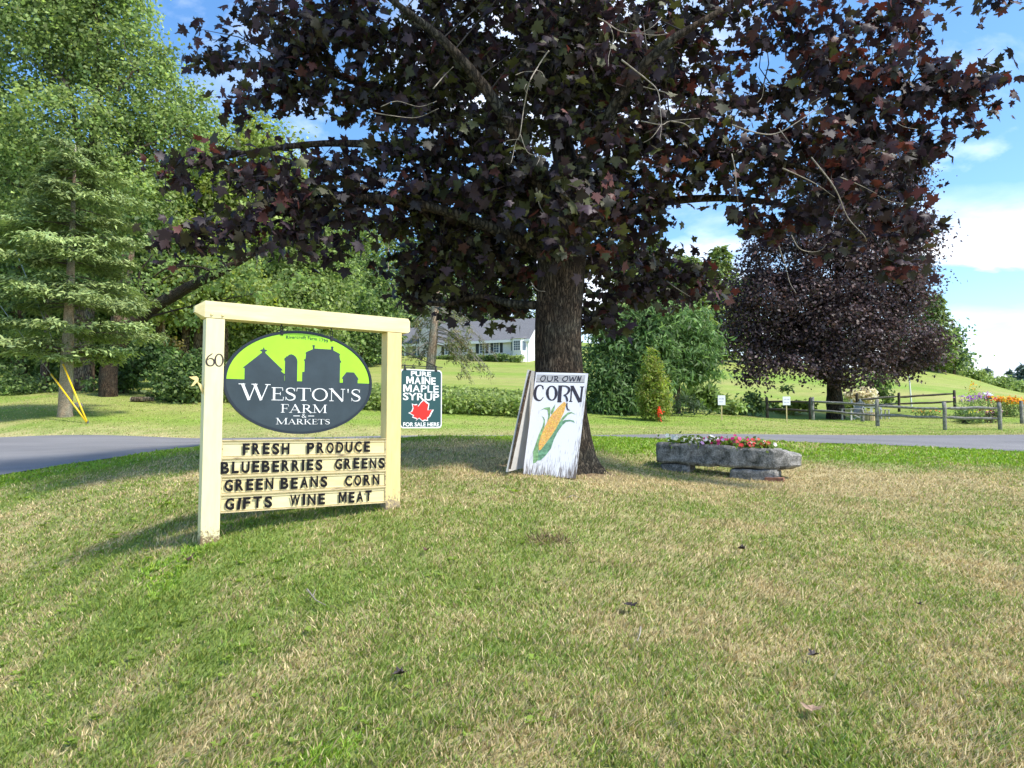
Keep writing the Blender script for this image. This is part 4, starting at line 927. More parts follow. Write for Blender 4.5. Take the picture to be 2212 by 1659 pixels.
broad('shade_tree', "rounded light green tree between the spruce and the purple maple leaves", 'tree', b0,
  [pb(480,350,36,95,80),pb(400,420,36,110,90),pb(520,450,36,100,90),pb(440,560,35,120,80),pb(330,520,36,90,110),pb(600,330,37,60,60),pb(560,280,37,40,40),pb(620,400,37,70,50),pb(370,640,34,100,60),pb(500,640,35,90,60)],
  [([b0-Vector((0,0,.4)),PX(432,700,36),PX(438,560,36),PX(450,420,36),PX(470,320,36)],.35,.06)],
  [([PX(438,560,36),PX(500,480,35),PX(540,430,35)],.12,.03),([PX(436,620,36),PX(370,520,35),PX(330,450,35)],.12,.03),([PX(380,590,33),PX(362,540,32.5),PX(335,480,32),PX(318,450,32)],.05,.015),([PX(362,540,32.5),PX(358,500,32.2),PX(345,440,32)],.045,.012)],
  GREENS['light']+GREENS['yel'], 32, .21, 24, .8, 34)
b0 = gat(640, 40)
broad('shade_tree', "leafy green tree rising directly above the cream sign beam", 'tree', b0,
  [pb(600,560,40,95,80),pb(690,600,40,75,75),pb(640,660,39,110,60),pb(560,650,39,85,60),pb(700,520,41,70,60),pb(770,510,41,50,40),pb(640,720,38,110,60),pb(540,740,38,70,60),pb(700,680,40,45,60),pb(640,480,41,80,60)],
  [([b0-Vector((0,0,.4)),PX(642,700,40),PX(645,600,40),PX(650,500,40)],.3,.06)], [],
  GREENS['mid']+GREENS['light'], 33, .20, 26, .75, 34)
b0 = gat(40, 33)
broad('shade_tree', "shady dark green tree at the lower edge of the wood behind the guy wires", 'tree', b0,
  [pb(20,600,34,120,110),pb(150,700,35,100,90),pb(-60,700,33,120,120),pb(60,760,33,120,50),pb(250,720,35,70,80),pb(-40,480,35,110,110),pb(250,600,36,90,100)],
  [([b0-Vector((0,0,.4)),PX(42,740,33),PX(45,600,33),PX(50,500,33)],.4,.1)],
  [], GREENS['dark']+GREENS['mid'], 34, .20, 22, .8, 32)
# leaning old trunk that reaches over the lawn
b0 = gat(235, 27)
lt = broad('leaning_tree', "old tree with a thick dark limb leaning up towards the maple", 'tree', b0,
  [pb(560,620,26,60,34),pb(470,590,26.5,70,30),pb(360,600,27,70,40),pb(620,600,25.5,40,26),pb(300,650,27.5,70,40),pb(420,690,26.5,50,20),pb(520,570,26,50,20)],
  [([b0-Vector((0,0,.4)),PX(240,780,27),PX(300,690,27),PX(390,630,26.6),PX(480,585,26.2),PX(560,540,26),PX(620,505,25.8)],.36,.07)],
  [([PX(430,610,26.5),PX(500,555,26.3),PX(530,510,26)],.10,.03),([PX(330,670,27),PX(300,600,27),PX(330,550,27)],.08,.02),([PX(470,590,26.2),PX(420,575,26),PX(360,580,26),PX(330,600,26)],.06,.02),([PX(300,690,27),PX(420,660,26.5),PX(520,640,26.3)],.05,.015)],
  GREENS['mid'], 35, .17, 15, .5, 24, bk=BARK)
# trunks and old wood in the shade of the wood's edge
for i, (px, Y, r, lab) in enumerate(((255,29,.36,"massive grey stump-like trunk in deep shade just behind the spruce stem"),(192,30,.22,"shaded grey trunk close beside the spruce stem"),(95,31,.18,"slim shaded trunk behind the upper guy wire"),(340,35,.20,"dark trunk standing behind the round dark shrub"),(352,34,.07,"thin pale grey trunk above the dark shrub"),(485,36,.16,"brown trunk seen through the sign frame beside the oval"),(395,36,.24,"broad dark trunk above the leafy shrub next to the sign post"))):
    b0 = gat(px, Y); tt = thing('tree', lab, 'tree', b0); H = 6.5
    mb = MB(); mb.tube([b0-Vector((0,0,.3)), b0+Vector((0,0,.35)), b0+Vector((random.uniform(-.1,.1),0,H*.5)), b0+Vector((random.uniform(-.3,.3),0,H))], [r*1.5,r,r*.85,r*.6], 12, wob=.07)
    place(mb.build('trunk', PALEBARK if r < .1 else BARK2, None, True), tt)
    gg_ = np.random.default_rng(300+i); Cc = np.array(b0+Vector((0,0,H)))
    P, D, ids, C = blob_points([(Cc, (1.7,1.5,1.3)),(Cc-np.array((.6,0,1.6)), (1.2,1.2,.8))], 20, gg_, .6, 26)
    place(leaves('crown', P, D, .19, tints(len(P), ids, GREENS['mid']+GREENS['dark'], gg_), DIAMOND, LEAF, None, gg_), tt)
# shrubs at the wood's edge
broad('shrub', "leafy green shrub against the outer side of the near sign post", 'shrub', gat(392, 26.5), [pb(395,815,26.5,60,50),pb(360,830,26.5,36,40),pb(425,800,26.5,34,45),pb(400,845,26.2,62,26),pb(470,815,27,40,46)], None, [], GREENS['mid']+GREENS['dark'], 41, .13, 70, .35, 34)
broad('shrub', "dark evergreen shrub with drooping leaves left of the leafy shrub", 'shrub', gat(295, 28.5), [pb(290,800,28.5,48,42),pb(330,770,29,46,36),pb(300,760,29,50,30),pb(262,815,28.5,34,28)], None, [], GREENS['dark'], 42, .16, 60, .4, 30)
broad('shrub', "low shaded undergrowth bush below the guy-wired spruce", 'shrub', gat(215, 29), [pb(215,835,29,38,16),pb(60,840,29.5,70,30),pb(-20,820,29.5,60,50)], None, [], GREENS['dark']+GREENS['mid'], 43, .13, 50, .35, 28)
broad('shrub', "bronze-tinged bush between the dark shrub and the leafy shrub", 'shrub', gat(330, 30.5), [pb(335,745,30.5,44,22),pb(360,765,30.5,40,20)], None, [], [(.10,.095,.025),(.12,.10,.03),(.07,.09,.025)], 44, .14, 55, .35, 26)
# the dense wood behind, one copy after another
proto = broad('woodland_tree', "mid green tree deep in the wood above the spruce tip", 'tree', gat(330, 52),
  [(np.array(gat(330,52))+np.array(o), r) for o, r in (((0,0,9),(3.4,3,3.2)),((-1.8,0,6.2),(3,2.6,2.6)),((1.9,.3,6.5),(3,2.6,2.6)),((0,-.3,3.6),(3.4,2.8,2)),((.4,0,11.8),(2.2,2,2)),((0,-.5,1.8),(3,2.5,1.5)))],
  [([gat(330,52)-Vector((0,0,.4)), gat(330,52)+Vector((0,0,5)), gat(330,52)+Vector((.2,0,11))],.3,.06)], [], GREENS['dark']+GREENS['mid'], 51, .30, 14, 1.0, 34)
for i, (px, Y, s_, lab) in enumerate(((-120,46,1.1,"wood tree cut by the picture edge behind the shady tree"),(40,44,1.25,"dense wood tree filling the gap behind the tallest light tree"),(140,48,1.2,"dense wood tree behind the spruce crown"),(240,46,1.15,"dense wood tree behind the leaning limb's foot"),(420,54,1.2,"dense wood tree behind the rounded light green tree"),(510,50,.95,"dense wood tree behind the near half of the oval sign"),(600,56,1.1,"dense wood tree behind the middle of the sign beam"),(690,60,1.0,"dense wood tree beside the tall bare pine stem"),(780,66,.9,"dense wood tree between the pine stems and the house"),(-40,58,1.5,"big wood tree glimpsed at the picture edge"))):
    dup(proto, gat(px, Y), i*1.3, s_, lab, 'trees of the dense wood')

# ------------------------------------------------------------------ conifers
def conifer(name, label, base, H, R0, seed, cols, bare=.12, whorl=.5, nb=7, fr=.2, n=60, droop=.25, prof=1.0, tr=.16, group=None, bk=None, dead=0, tilt=.15, top=0.02, leafdroop=.25, lay=1.0):
    g = np.random.default_rng(seed); rs = random.Random(seed); base = Vector(base)
    root = thing(name, label, 'tree', base, 0, group)
    mb = MB(); mb.tube([base-Vector((0,0,.3)), base+Vector((0,0,.15)), base+Vector((0,0,H*.5)), base+Vector((0,0,H))], [tr*1.35,tr,tr*.6,.02], 10, wob=.05)
    place(mb.build('trunk', bk or BARK2, None, True), root)
    bm_ = MB(); P = []; D = []; ids = []; k = 0
    z = H*bare
    while z < H*.985:
        f = (z-H*bare)/(H*(1-bare)); R_ = max(.12, R0*((1-f)**prof)*(min(1,.55+f*4)) )
        z0_ = z
        for j in range(nb):
            z = z0_ if lay > .9 else z0_+rs.uniform(-.32,.32)
            a = 2*math.pi*(j+rs.random()*.8)/nb+z0_*2.1; r = R_*(rs.uniform(.72,1.12) if lay > .9 else rs.uniform(.35,1.3))
            d = Vector((math.cos(a), math.sin(a), 0))
            p0 = base+Vector((0,0,z)); pts = []
            for q in range(5):
                s_ = q/4; pts.append(p0+d*r*s_+Vector((0,0,r*(tilt*s_*(1-f)*1.0-droop*s_*s_*1.2+.10*s_**4))))
            bm_.tube(pts, [max(.012,tr*.16*(1-f*.6))*(1-.8*q/4) for q in range(5)], 4, cap=False)
            if rs.random() < dead: continue
            m = int(n*max(.25, r/R0)); s_ = (.18 if lay > .9 else .34)+(.82 if lay > .9 else .68)*g.random(m)**.75
            tt = s_*4; i0 = np.minimum(tt.astype(int),3); fr_ = (tt-i0)[:,None]; A_ = np.array([tuple(p) for p in pts])
            base_p = A_[i0]*(1-fr_)+A_[i0+1]*fr_
            sd = np.array((-d.y, d.x, 0)); side = g.normal(size=m)*.30*r*(1.05-s_*.75)
            pp = base_p+sd*side[:,None]+np.array((0,0,1))*(g.normal(size=m)*.05*lay*r**.5-np.abs(side)*.15*lay)[:,None]
            P.append(pp); D.append(np.array(d)*.6+sd*np.sign(side)[:,None]*.5); ids.append(np.full(m,k)); k += 1
        z = z0_+whorl*(1-.45*f)*rs.uniform(.8,1.2)
    P = np.concatenate(P); D = np.concatenate(D); ids = np.concatenate(ids)
    tn = tints(len(P), ids, cols, g, .35, .3)
    place(leaves('crown', P, D, fr, tn, (np.array([(0,0,0),(.17,.45,.03),(0,1,-.05),(-.17,.45,.03)]), np.array([[0,1,2,3]])), NEEDLE, None, g, droop=leafdroop, spread=.35, up=1.0, extra=bm_, wood=(.30,.26,.21) if bk is PALEBARK else (.13,.105,.08)), root)
    return root
spr = conifer('spruce_tree', "spruce with layered pale green boughs and a flaky pale stem by the guy wires", gat(143, 20.5), 8.2, 2.55, 61,
   [(.290,.365,.125),(.250,.325,.115),(.190,.265,.10),(.33,.40,.145)], bare=.215, whorl=.52, nb=8, fr=.15, n=560, droop=.22, prof=.36, tr=.20, bk=SPRUCEBARK, tilt=.20, leafdroop=.05, lay=.8)
DG = [(.075,.130,.055),(.095,.155,.062),(.062,.110,.05)]; YG = [(.25,.31,.085),(.205,.275,.08),(.165,.235,.08)]; BG_ = [(.085,.140,.09),(.105,.165,.10)]
conifer('pine_tree', "tall pine with a bare pinkish stem and dead side branches above the sign beam", gat(758, 64), 15.5, 2.6, 62, YG+DG, bare=.30, whorl=.8, nb=5, fr=.5, n=46, tr=.34, bk=PALEBARK, dead=.55, droop=.05, prof=.5)
conifer('pine_tree', "second slim bare-stemmed pine right of the pinkish one", gat(781, 66), 15.0, 2.4, 63, YG+DG, bare=.42, whorl=.8, nb=5, fr=.5, n=46, tr=.20, bk=PALEBARK, dead=.5, droop=.05, prof=.5)
conifer('dead_pine', "grey leafless-looking pine pole near the house roof", gat(836, 70), 13.5, 2.2, 64, YG, bare=.25, whorl=.7, nb=6, fr=.5, n=30, tr=.16, bk=PALEBARK, dead=.75, droop=.1, prof=.6)
c0 = conifer('hemlock_tree', "dark yellowish hemlock beside the bare pine stems", gat(815, 72), 11.5, 3.6, 65, YG+DG, bare=.03, whorl=.7, nb=7, fr=.5, n=60, tr=.2, prof=.7, droop=.25)
for i, (px, Y, s_, lab) in enumerate(((735,76,1.1,"hemlock behind the foot of the pinkish pine stem"),(880,96,1.4,"tall hemlock rising behind the house's porch wing"),(960,104,1.7,"tall hemlock behind the house chimney"),(1040,104,1.6,"tall hemlock behind the middle of the house roof"),(1120,108,1.7,"tall hemlock behind the house gable end"),(690,84,1.35,"hemlock in the wood left of the pines"),(1010,116,2.0,"highest hemlock of the wood behind the house"),(920,112,1.9,"second highest hemlock behind the chimney"),(850,100,1.7,"hemlock glimpsed above the syrup sign"))):
    dup(c0, gat(px, Y), i*.9, s_, lab, 'hemlocks of the wood behind the house')
# wood edge behind the chestnuts and the second maple
p0 = conifer('pine_tree', "feathery bright pine with two stems at the wood's end right of the second maple", gat(2030, 105), 12.0, 2.8, 66, YG, bare=.06, whorl=.85, nb=6, fr=.7, n=60, tr=.22, prof=.5, droop=-.05, tilt=.2, bk=PALEBARK)
for i, (px, Y, s_, lab) in enumerate(((1560,104,1.50,"feathery pine peeping above the chestnut crowns"),(1500,100,1.3,"bare-stemmed pine right of the chestnut crown"),(1525,106,1.3,"pale-stemmed pine behind the chestnut crown"),(1470,110,1.4,"pine hidden mostly behind the chestnut crown"),(1420,112,1.6,"pine rising behind the first chestnut"),(1360,112,1.6,"pine behind the maple trunk and chestnut"),(1620,112,1.2,"pine behind the near side of the second maple crown"),(1700,114,1.1,"pine behind the middle of the second maple crown"),(1780,112,1.2,"pine in the gaps by the second maple trunk"),(1860,112,1.15,"pine behind the far side of the second maple crown"),(1940,110,1.0,"pine at the edge of the second maple crown"),(2000,108,1.0,"paired pine standing against the feathery bright pine"))):
    dup(p0, gat(px, Y), i*1.1, s_, lab, 'pines of the wood on the hill')
q0 = conifer('pine_tree', "lone bluish pine on the far ridge line", gat(2134, 150)-Vector((0,0,.5)), 7.0, 2.0, 67, [(.16,.22,.17),(.19,.25,.19),(.14,.20,.16)], bare=.10, whorl=1.0, nb=6, fr=.8, n=44, tr=.2, prof=.7, droop=-.05, tilt=.25)  # distance haze is mixed into these pale bluish needle tints
for i, (px, Y, s_, lab) in enumerate(((2163,165,1.0,"bluish pine between the lone pine and the picture edge"),(2183,158,1.15,"tall bluish pine next to the picture edge"),(2208,152,1.2,"tallest bluish pine cut by the picture edge"),(2225,150,1.2,"bluish pine just past the picture edge"),(2202,140,.45,"small bluish conifer low on the slope at the picture edge"))):
    dup(q0, gat(px, Y)-Vector((0,0,.5)), i*1.4, s_, lab, 'bluish pines on the ridge')
b0 = gat(2062, 108)
broad('ridge_tree', "loose green tree at the crest beside the feathery bright pine", 'tree', b0, [pb(2062,735,108,20,26),pb(2060,765,108,28,22),pb(2085,775,108,20,16),pb(2035,770,108,22,24),pb(2062,712,108,9,16)], [([b0-Vector((0,0,.3)),PX(2063,760,108),PX(2062,700,108)],.25,.05)], [], GREENS['mid']+BG_, 71, .55, 7, 1.3, 24)
g = np.random.default_rng(72); sb = []
for px in range(1960, 2230, 14):
    b_ = gat(px, 112+g.normal()*2); sb.append((np.array(b_)+np.array((0,0,.4)), (1.6+g.random(), 1.3, .9+1.2*g.random()*(1 if px < 2100 else .7))))
P, D, ids, C = blob_points(sb, 9, g, .8, 26); 
o = leaves('ridge_scrub', P, D, .38, tints(len(P), ids, GREENS['light']+GREENS['mid'], g), DIAMOND, LEAF, None, g)
tag(o, 'low scrub running along the crest of the hill', 'scrub', kind='stuff')

# ------------------------------------------------------------------ second maple
b0 = gat(1803, 36)
broad('maple_tree', "second purple-leaved maple standing inside the rail fence", 'tree', b0,
 [pb(1800,480,36,120,70),pb(1700,560,36,100,70),pb(1900,540,36,110,80),pb(1640,640,36,80,60),pb(1640,700,36,75,50),pb(1720,650,35,100,70),pb(1800,600,35.5,110,80),pb(1900,650,35.5,110,70),pb(1945,640,36,55,60),pb(1980,600,36,40,60),pb(1830,720,34.5,110,60),pb(1930,740,35,100,50),pb(1985,765,35.5,40,26),pb(1700,750,35,60,40),
  pb(1630,790,34.5,40,34),pb(1680,780,34.5,50,24),pb(1620,740,35.5,55,40),pb(1740,800,34,50,22),pb(1850,790,33.8,80,34),pb(1822,815,33.6,34,18),pb(1960,790,35,50,24),pb(1780,400,36,90,60),pb(1870,400,36,100,70),pb(1955,520,36,60,70),pb(1940,420,36,55,70),pb(1890,340,36,80,50),pb(1820,340,36,60,40),pb(1760,720,36,80,50)],
 [([b0-Vector((0,0,.4)),b0+Vector((0,0,.5)),PX(1802,840,36),PX(1806,740,36),PX(1808,620,36),PX(1815,500,36)],.52,.12)],
 [([PX(1800,830,36),PX(1760,790,35.6),PX(1720,740,35.4),PX(1700,690,35.4)],.18,.05),([PX(1803,810,36),PX(1770,760,36),PX(1730,720,36)],.12,.04),([PX(1810,760,36),PX(1870,720,35.5),PX(1930,690,35.4)],.14,.04),([PX(1790,815,35.8),PX(1690,790,35),PX(1630,780,34.6)],.08,.02),([PX(1815,800,35.6),PX(1880,800,35),PX(1970,800,35)],.07,.02),([PX(1806,700,36),PX(1760,600,36),PX(1720,540,36)],.14,.04)],
 [(.070,.048,.056),(.085,.054,.058),(.064,.050,.046),(.110,.064,.056)], 81, .15, 17, .80, 84, mat=MAPLE, droop=.6, bk=bark('dark_bark', (.012,.010,.009), (.09,.075,.06), 6, .3, .8), up=.5)

# ------------------------------------------------------------------ chestnuts, arborvitae, bushes
b1, b2 = gat(1356, 28), gat(1462, 29.5)
broad('chestnut_tree', "chestnut with long drooping leaves close to the maple trunk", 'tree', b1,
 [pb(1330,740,28,70,60),pb(1400,700,28,70,50),pb(1300,790,28,50,60),pb(1350,820,27.6,65,40),pb(1290,850,27.6,34,40),pb(1400,770,27.8,60,50),pb(1390,840,28,50,36),pb(1330,870,27.8,70,24)],
 [([b1-Vector((0,0,.3)),PX(1357,840,28),PX(1362,760,28),PX(1366,690,28)],.11,.04)], [], GREENS['chest'], 91, .25, 50, .5, 40, tmpl=LANCE, droop=.75, up=.5)
broad('chestnut_tree', "chestnut with long drooping leaves right of the yellowish arborvitae", 'tree', b2,
 [pb(1450,700,29,80,56),pb(1500,740,29,50,56),pb(1440,770,29,70,50),pb(1510,800,29,36,24),pb(1470,810,28.6,46,24),pb(1430,670,29,50,28),pb(1530,805,28.8,22,12)],
 [([b2-Vector((0,0,.3)),PX(1462,820,29.5),PX(1458,760,29.5),PX(1450,690,29.5)],.17,.05)], [], GREENS['chest'], 92, .25, 50, .5, 40, tmpl=LANCE, droop=.75, up=.5)
def shrub(px, Y, blobs, label, cols, seed, **kw): return broad(kw.pop('name','bush'), label, kw.pop('cat','bush'), gat(px, Y), blobs, None, [], cols, seed, **kw)
ab = gat(1411, 25)
shrub(1411, 25, [pb(1411,885,25,34,22),pb(1411,860,25,36,26),pb(1410,830,25,30,26),pb(1410,800,25,20,26),pb(1409,775,25,9,20)], "cone-shaped yellow-green arborvitae between the two chestnuts", [(.31,.36,.07),(.26,.33,.07),(.28,.27,.08),(.22,.31,.065)], 93, name='arborvitae', cat='shrub', leaf=.13, per=330, crad=.16, leafn=30, tmpl=LANCE, droop=-.6, shell=.7, flatz=1.5)
shrub(1290, 29, [pb(1290,880,29,34,20),pb(1330,885,29,30,14)], "low bush under the first chestnut beside the corn sign", GREENS['light']+GREENS['mid'], 94, leaf=.15, per=60, crad=.35)
shrub(1483, 27.5, [pb(1475,878,27.5,26,18),pb(1500,884,27.5,20,12)], "grey-green feathery bush right of the arborvitae", [(.10,.14,.075),(.075,.115,.06)], 95, leaf=.16, per=110, crad=.22, tmpl=LANCE, droop=-1.0)
shrub(1515, 31, [pb(1515,862,31,34,16),pb(1490,860,31,20,14),pb(1540,870,31,20,14)], "tall clump of green ornamental grass behind the grey-green bush", GREENS['mid'], 96, name='grass_clump', cat='grass clump', leaf=.42, per=90, crad=.22, tmpl=LANCE, droop=-1.4)
shrub(1580, 33, [pb(1580,878,33,26,16),pb(1560,882,33,18,10)], "bush behind the white placard on its stake", GREENS['mid']+GREENS['light'], 97, leaf=.18, per=70, crad=.3)
shrub(1625, 34.5, [pb(1622,872,34.5,24,20),pb(1600,884,34.5,20,10),pb(1645,880,34.5,18,14)], "rough leafy bush next to the first fence post", GREENS['mid']+GREENS['blue'], 98, leaf=.18, per=70, crad=.3)
shrub(1700, 38, [pb(1690,880,38,40,10),pb(1730,880,38,30,9)], "low yellow-green bush behind the first fence bay", GREENS['yel'], 99, leaf=.18, per=60, crad=.25)
shrub(1700, 44, [pb(1697,846,44,9,9)], "tiny dark shrub alone on the field above the first fence bay", GREENS['dark'], 100, leaf=.2, per=60, crad=.2)
shrub(1895, 43, [pb(1895,830,43,26,32),pb(1905,855,43,24,18),pb(1880,850,43,20,20)], "round dark green bush behind the hydrangea", GREENS['dark']+GREENS['mid'], 101, leaf=.22, per=40, crad=.45)
# hydrangea
hy = shrub(1855, 41, [pb(1850,868,41,32,16),pb(1870,868,41,26,14)], "hydrangea with cream flower heads by the second maple trunk", GREENS['light'], 102, name='hydrangea', cat='shrub', leaf=.18, per=60, crad=.3)
g = np.random.default_rng(103); P, D, ids, C = blob_points([pb(1836,851,39.7,13,7),pb(1854,855,39.6,19,8),pb(1873,849,39.6,17,8),pb(1862,861,39.5,25,7)], 90, g, .22, 34, .3, 1)
place(leaves('blossom', P, D, .17, tints(len(P), ids, [(.80,.77,.54),(.80,.78,.62),(.74,.62,.46)], g, .12, .1), DIAMOND, PETAL, None, g), hy)

# bean rows by the far lawn
g = np.random.default_rng(104); P, D = [], []
for row in range(4):
    for px in np.linspace(500 if row > 1 else 560, 1175, 150):
        b_ = gat(px, 24.6+row*1.1+g.normal()*.1)
        m = 46; h = .62*g.random(m)+.05
        P.append(np.array(b_)+np.stack([g.normal(size=m)*.16, g.normal(size=m)*.28, h], -1)); D.append(g.normal(size=(m,3))*.5)
P = np.concatenate(P); D = np.concatenate(D)
o = leaves('vegetable_rows', P, D, .13, tints(len(P), np.arange(len(P))//46, GREENS['light'], g, .35, .2), DIAMOND, LEAF, None, g, up=.9)
tag(o, 'leafy green rows of bean plants behind the lane', 'vegetable plants', kind='stuff')

# ------------------------------------------------------------------ granite trough with petunias
from mathutils import noise as mnoise
GRAN = bpy.data.materials.new('lichened_granite'); GRAN.use_nodes = True; t = GRAN.node_tree; b = t.nodes['Principled BSDF']; b.inputs['Roughness'].default_value = .9; b.inputs['Specular IOR Level'].default_value = .2
co = N(t, 'ShaderNodeTexCoord'); a1 = N(t, 'ShaderNodeTexNoise', Scale=7.0, Detail=8.0, Roughness=.7); a2 = N(t, 'ShaderNodeTexNoise', Scale=70.0, Detail=4.0, Roughness=.7)
L(t, co.outputs['Object'], a1.inputs['Vector']); L(t, co.outputs['Object'], a2.inputs['Vector'])
r1 = N(t, 'ShaderNodeValToRGB'); e_ = r1.color_ramp.elements; e_[0].position = .36; e_[0].color = (.065,.066,.055,1); e_[1].position = .60; e_[1].color = (.34,.325,.30,1)
r2 = N(t, 'ShaderNodeValToRGB'); r2.color_ramp.elements[0].position = .36; r2.color_ramp.elements[0].color = (.45,.45,.45,1); r2.color_ramp.elements[1].position = .64; r2.color_ramp.elements[1].color = (1.5,1.5,1.5,1)
L(t, a1.outputs[0], r1.inputs[0]); L(t, a2.outputs[0], r2.inputs[0]); mx = N(t, 'ShaderNodeMixRGB', blend_type='MULTIPLY'); mx.inputs[0].default_value = 1; L(t, r1.outputs[0], mx.inputs[1]); L(t, r2.outputs[0], mx.inputs[2]); L(t, mx.outputs[0], b.inputs['Base Color'])
bp = N(t, 'ShaderNodeBump', Strength=.8, Distance=.02); L(t, M(t,'ADD',a1.outputs[0],M(t,'MULTIPLY',a2.outputs[0],.5)), bp.inputs['Height']); L(t, bp.outputs[0], b.inputs['Normal'])
PL, PR = Vector(at(1417,998,11.0)), Vector(at(1671,1016,10.2))
tx = (PR-PL); TL_ = Vector((tx.x,tx.y,0)).length; tz = math.atan2(tx.y, tx.x); tilt = math.atan2(tx.z, TL_)
trough = thing('stone_trough', "long rough granite trough planted with flowers on the lawn", 'trough', PL, tz)
def stone(mb_name, boxes, parent, amp, mat, cuts=6, seed=0, shape=None):
    bm = bmesh.new()
    for (x0,x1,y0,y1,z0,z1) in boxes:
        r = bmesh.ops.create_cube(bm, size=1)
        for v in r['verts']: v.co = Vector(((x0+x1)/2+v.co.x*(x1-x0),(y0+y1)/2+v.co.y*(y1-y0),(z0+z1)/2+v.co.z*(z1-z0)))
    bmesh.ops.bevel(bm, geom=bm.edges[:], offset=.018, segments=2, affect='EDGES')
    for _ in range(cuts): 
        le = [e for e in bm.edges if e.calc_length() > .05]
        if not le: break
        bmesh.ops.subdivide_edges(bm, edges=le, cuts=1, use_grid_fill=True)
        if len(bm.verts) > 9000: break
    bm.normal_update()
    for v in bm.verts:
        if shape: v.co = shape(v.co)
        v.co += v.normal*(mnoise.fractal(v.co*5+Vector((seed,0,0)), 1.0, 2.0, 5)*amp)+Vector((0,0,mnoise.noise(v.co*2.2+Vector((0,seed,0)))*amp*.7))
    m_ = MB(); bmesh.ops.triangulate(bm, faces=bm.faces[:]); m_.bm(bm); return m_.build(mb_name, mat, parent, True)
H_, W_ = .31, .50; k = math.tan(tilt)
def tsh(c):
    x = c.x
    if x > TL_-.02:
        f = min(1, (x-TL_+.02)/.36); mid = (c.y-W_*.45)/(W_*.55)
        x = TL_-.02 + (x-TL_+.02)*(.62+.38*min(1,max(0,(c.y/W_))))
        c = Vector((c.x, W_*.52+(c.y-W_*.52)*(1-.45*f*f), H_*.5+(c.z-H_*.5)*(1-.40*f*f)))
    return Vector((x, c.y, c.z+x*k))
def tsh2(c):
    top = c.z > H_*.9 and .13 < c.x < TL_-.2 and .10 < c.y < W_-.10
    return tsh(Vector((c.x, c.y, H_*.55 if top else c.z)))
stone('body', [(0,TL_+.36,0,W_,0,H_)], trough, .019, GRAN, seed=3, shape=tsh2)
SOIL = pbr('soil', (.035,.025,.018), .95, .3, 20, .5, 30)
stone('soil', [(.12,TL_-.18,.09,W_-.09,.08,H_-.05)], trough, .012, SOIL, 3, 9, tsh)
g = np.random.default_rng(110); ca, sa = math.cos(tz), math.sin(tz)
def TW(x, y, z): return np.array((PL.x+x*ca-y*sa, PL.y+x*sa+y*ca, PL.z+z+x*k))
PC = [[(.80,.80,.76)],[(.82,.82,.78),(.80,.80,.72)],[(.82,.80,.78),(.45,.02,.10)],[(.80,.74,.76),(.60,.35,.62)],[(.70,.10,.28),(.75,.45,.60)],[(.72,.05,.22),(.72,.10,.10)],[(.75,.08,.08),(.80,.05,.35)],[(.78,.14,.10),(.80,.70,.68)]]
PLB = ["white petunia plant at the far low end of the trough","white petunia plant with the fullest blooms in the trough","white petunia with one dark red bloom in the trough","lilac and white petunia near the middle of the trough","rose petunia beside the lilac one in the trough","crimson petunia standing tallest in the trough","red and magenta petunia near the broken trough end","coral and white petunia spilling at the broken trough end"]
for i in range(8):
    x = .30+i*(TL_-.50)/7; c = TW(x, W_*.48, H_)
    pr = thing('petunia', PLB[i], 'flower', c, 0, 'petunias in the granite trough')
    m = 300; P = c+g.normal(size=(m,3))*np.array((.105,.085,.045))+np.array((0,0,.015)); D = g.normal(size=(m,3))*.5
    place(leaves('foliage', P, D, .055, tints(m, np.arange(m)//6, [(.13,.21,.04),(.18,.25,.05)], g, .3, .25), DIAMOND, LEAF, None, g, up=.9), pr)
    m = 20 if i else 10; P = c+g.normal(size=(m,3))*np.array((.115,.10,.030))+np.array((0,-.03,.055)); D = np.tile(np.array((-.1,-.9,.5)), (m,1))
    cc = np.array(PC[i])[g.integers(0,len(PC[i]),m)]
    V5 = np.array([(0,0,.01)]+[(math.cos(R(36*j))*(1 if j%2==0 else .8), math.sin(R(36*j))*(1 if j%2==0 else .8), .15) for j in range(10)])*.5
    place(leaves('blossom', P, D, .062, cc*(.85+.3*g.random(m))[:,None], (V5, np.array([[0,1+j,1+(j+1)%10] for j in range(10)])), PETAL, None, g, spread=.4, up=.2), pr)
def Vt(px, py, Y): return Vector(at(px, py, Y))
GRAN2 = GRAN
for lab, x0, x1, d0, d1 in (("rough granite block under the low end of the trough",.06,.52,.03,.42),("squared granite block under the broken end of the trough",TL_-.62,TL_+.06,-.02,.44)):
    c0 = TW((x0+x1)/2, 0, 0); hh = (c0[2])-e1(TW((x0+x1)/2,.2,0)[0], TW((x0+x1)/2,.2,0)[1])
    st = thing('support_stone', lab, 'stone', Vector(c0)-Vector((0,0,hh)), tz)
    stone('block', [(-(x1-x0)/2,(x1-x0)/2,d0,d1,-.08,hh-.008)], st, .014, GRAN2, 4, x0*7)
c0 = TW(TL_-.10, -.03, 0); bk_ = thing('brick', "flat reddish brick wedged below the granite block", 'brick', (c0[0],c0[1],e1(c0[0],c0[1])), tz)
MB().box(-.02,.24,-.03,.12,-.03,.055,.006).build('block', pbr('red_brick', (.30,.14,.09), .9, .25, 25, .4), bk_)

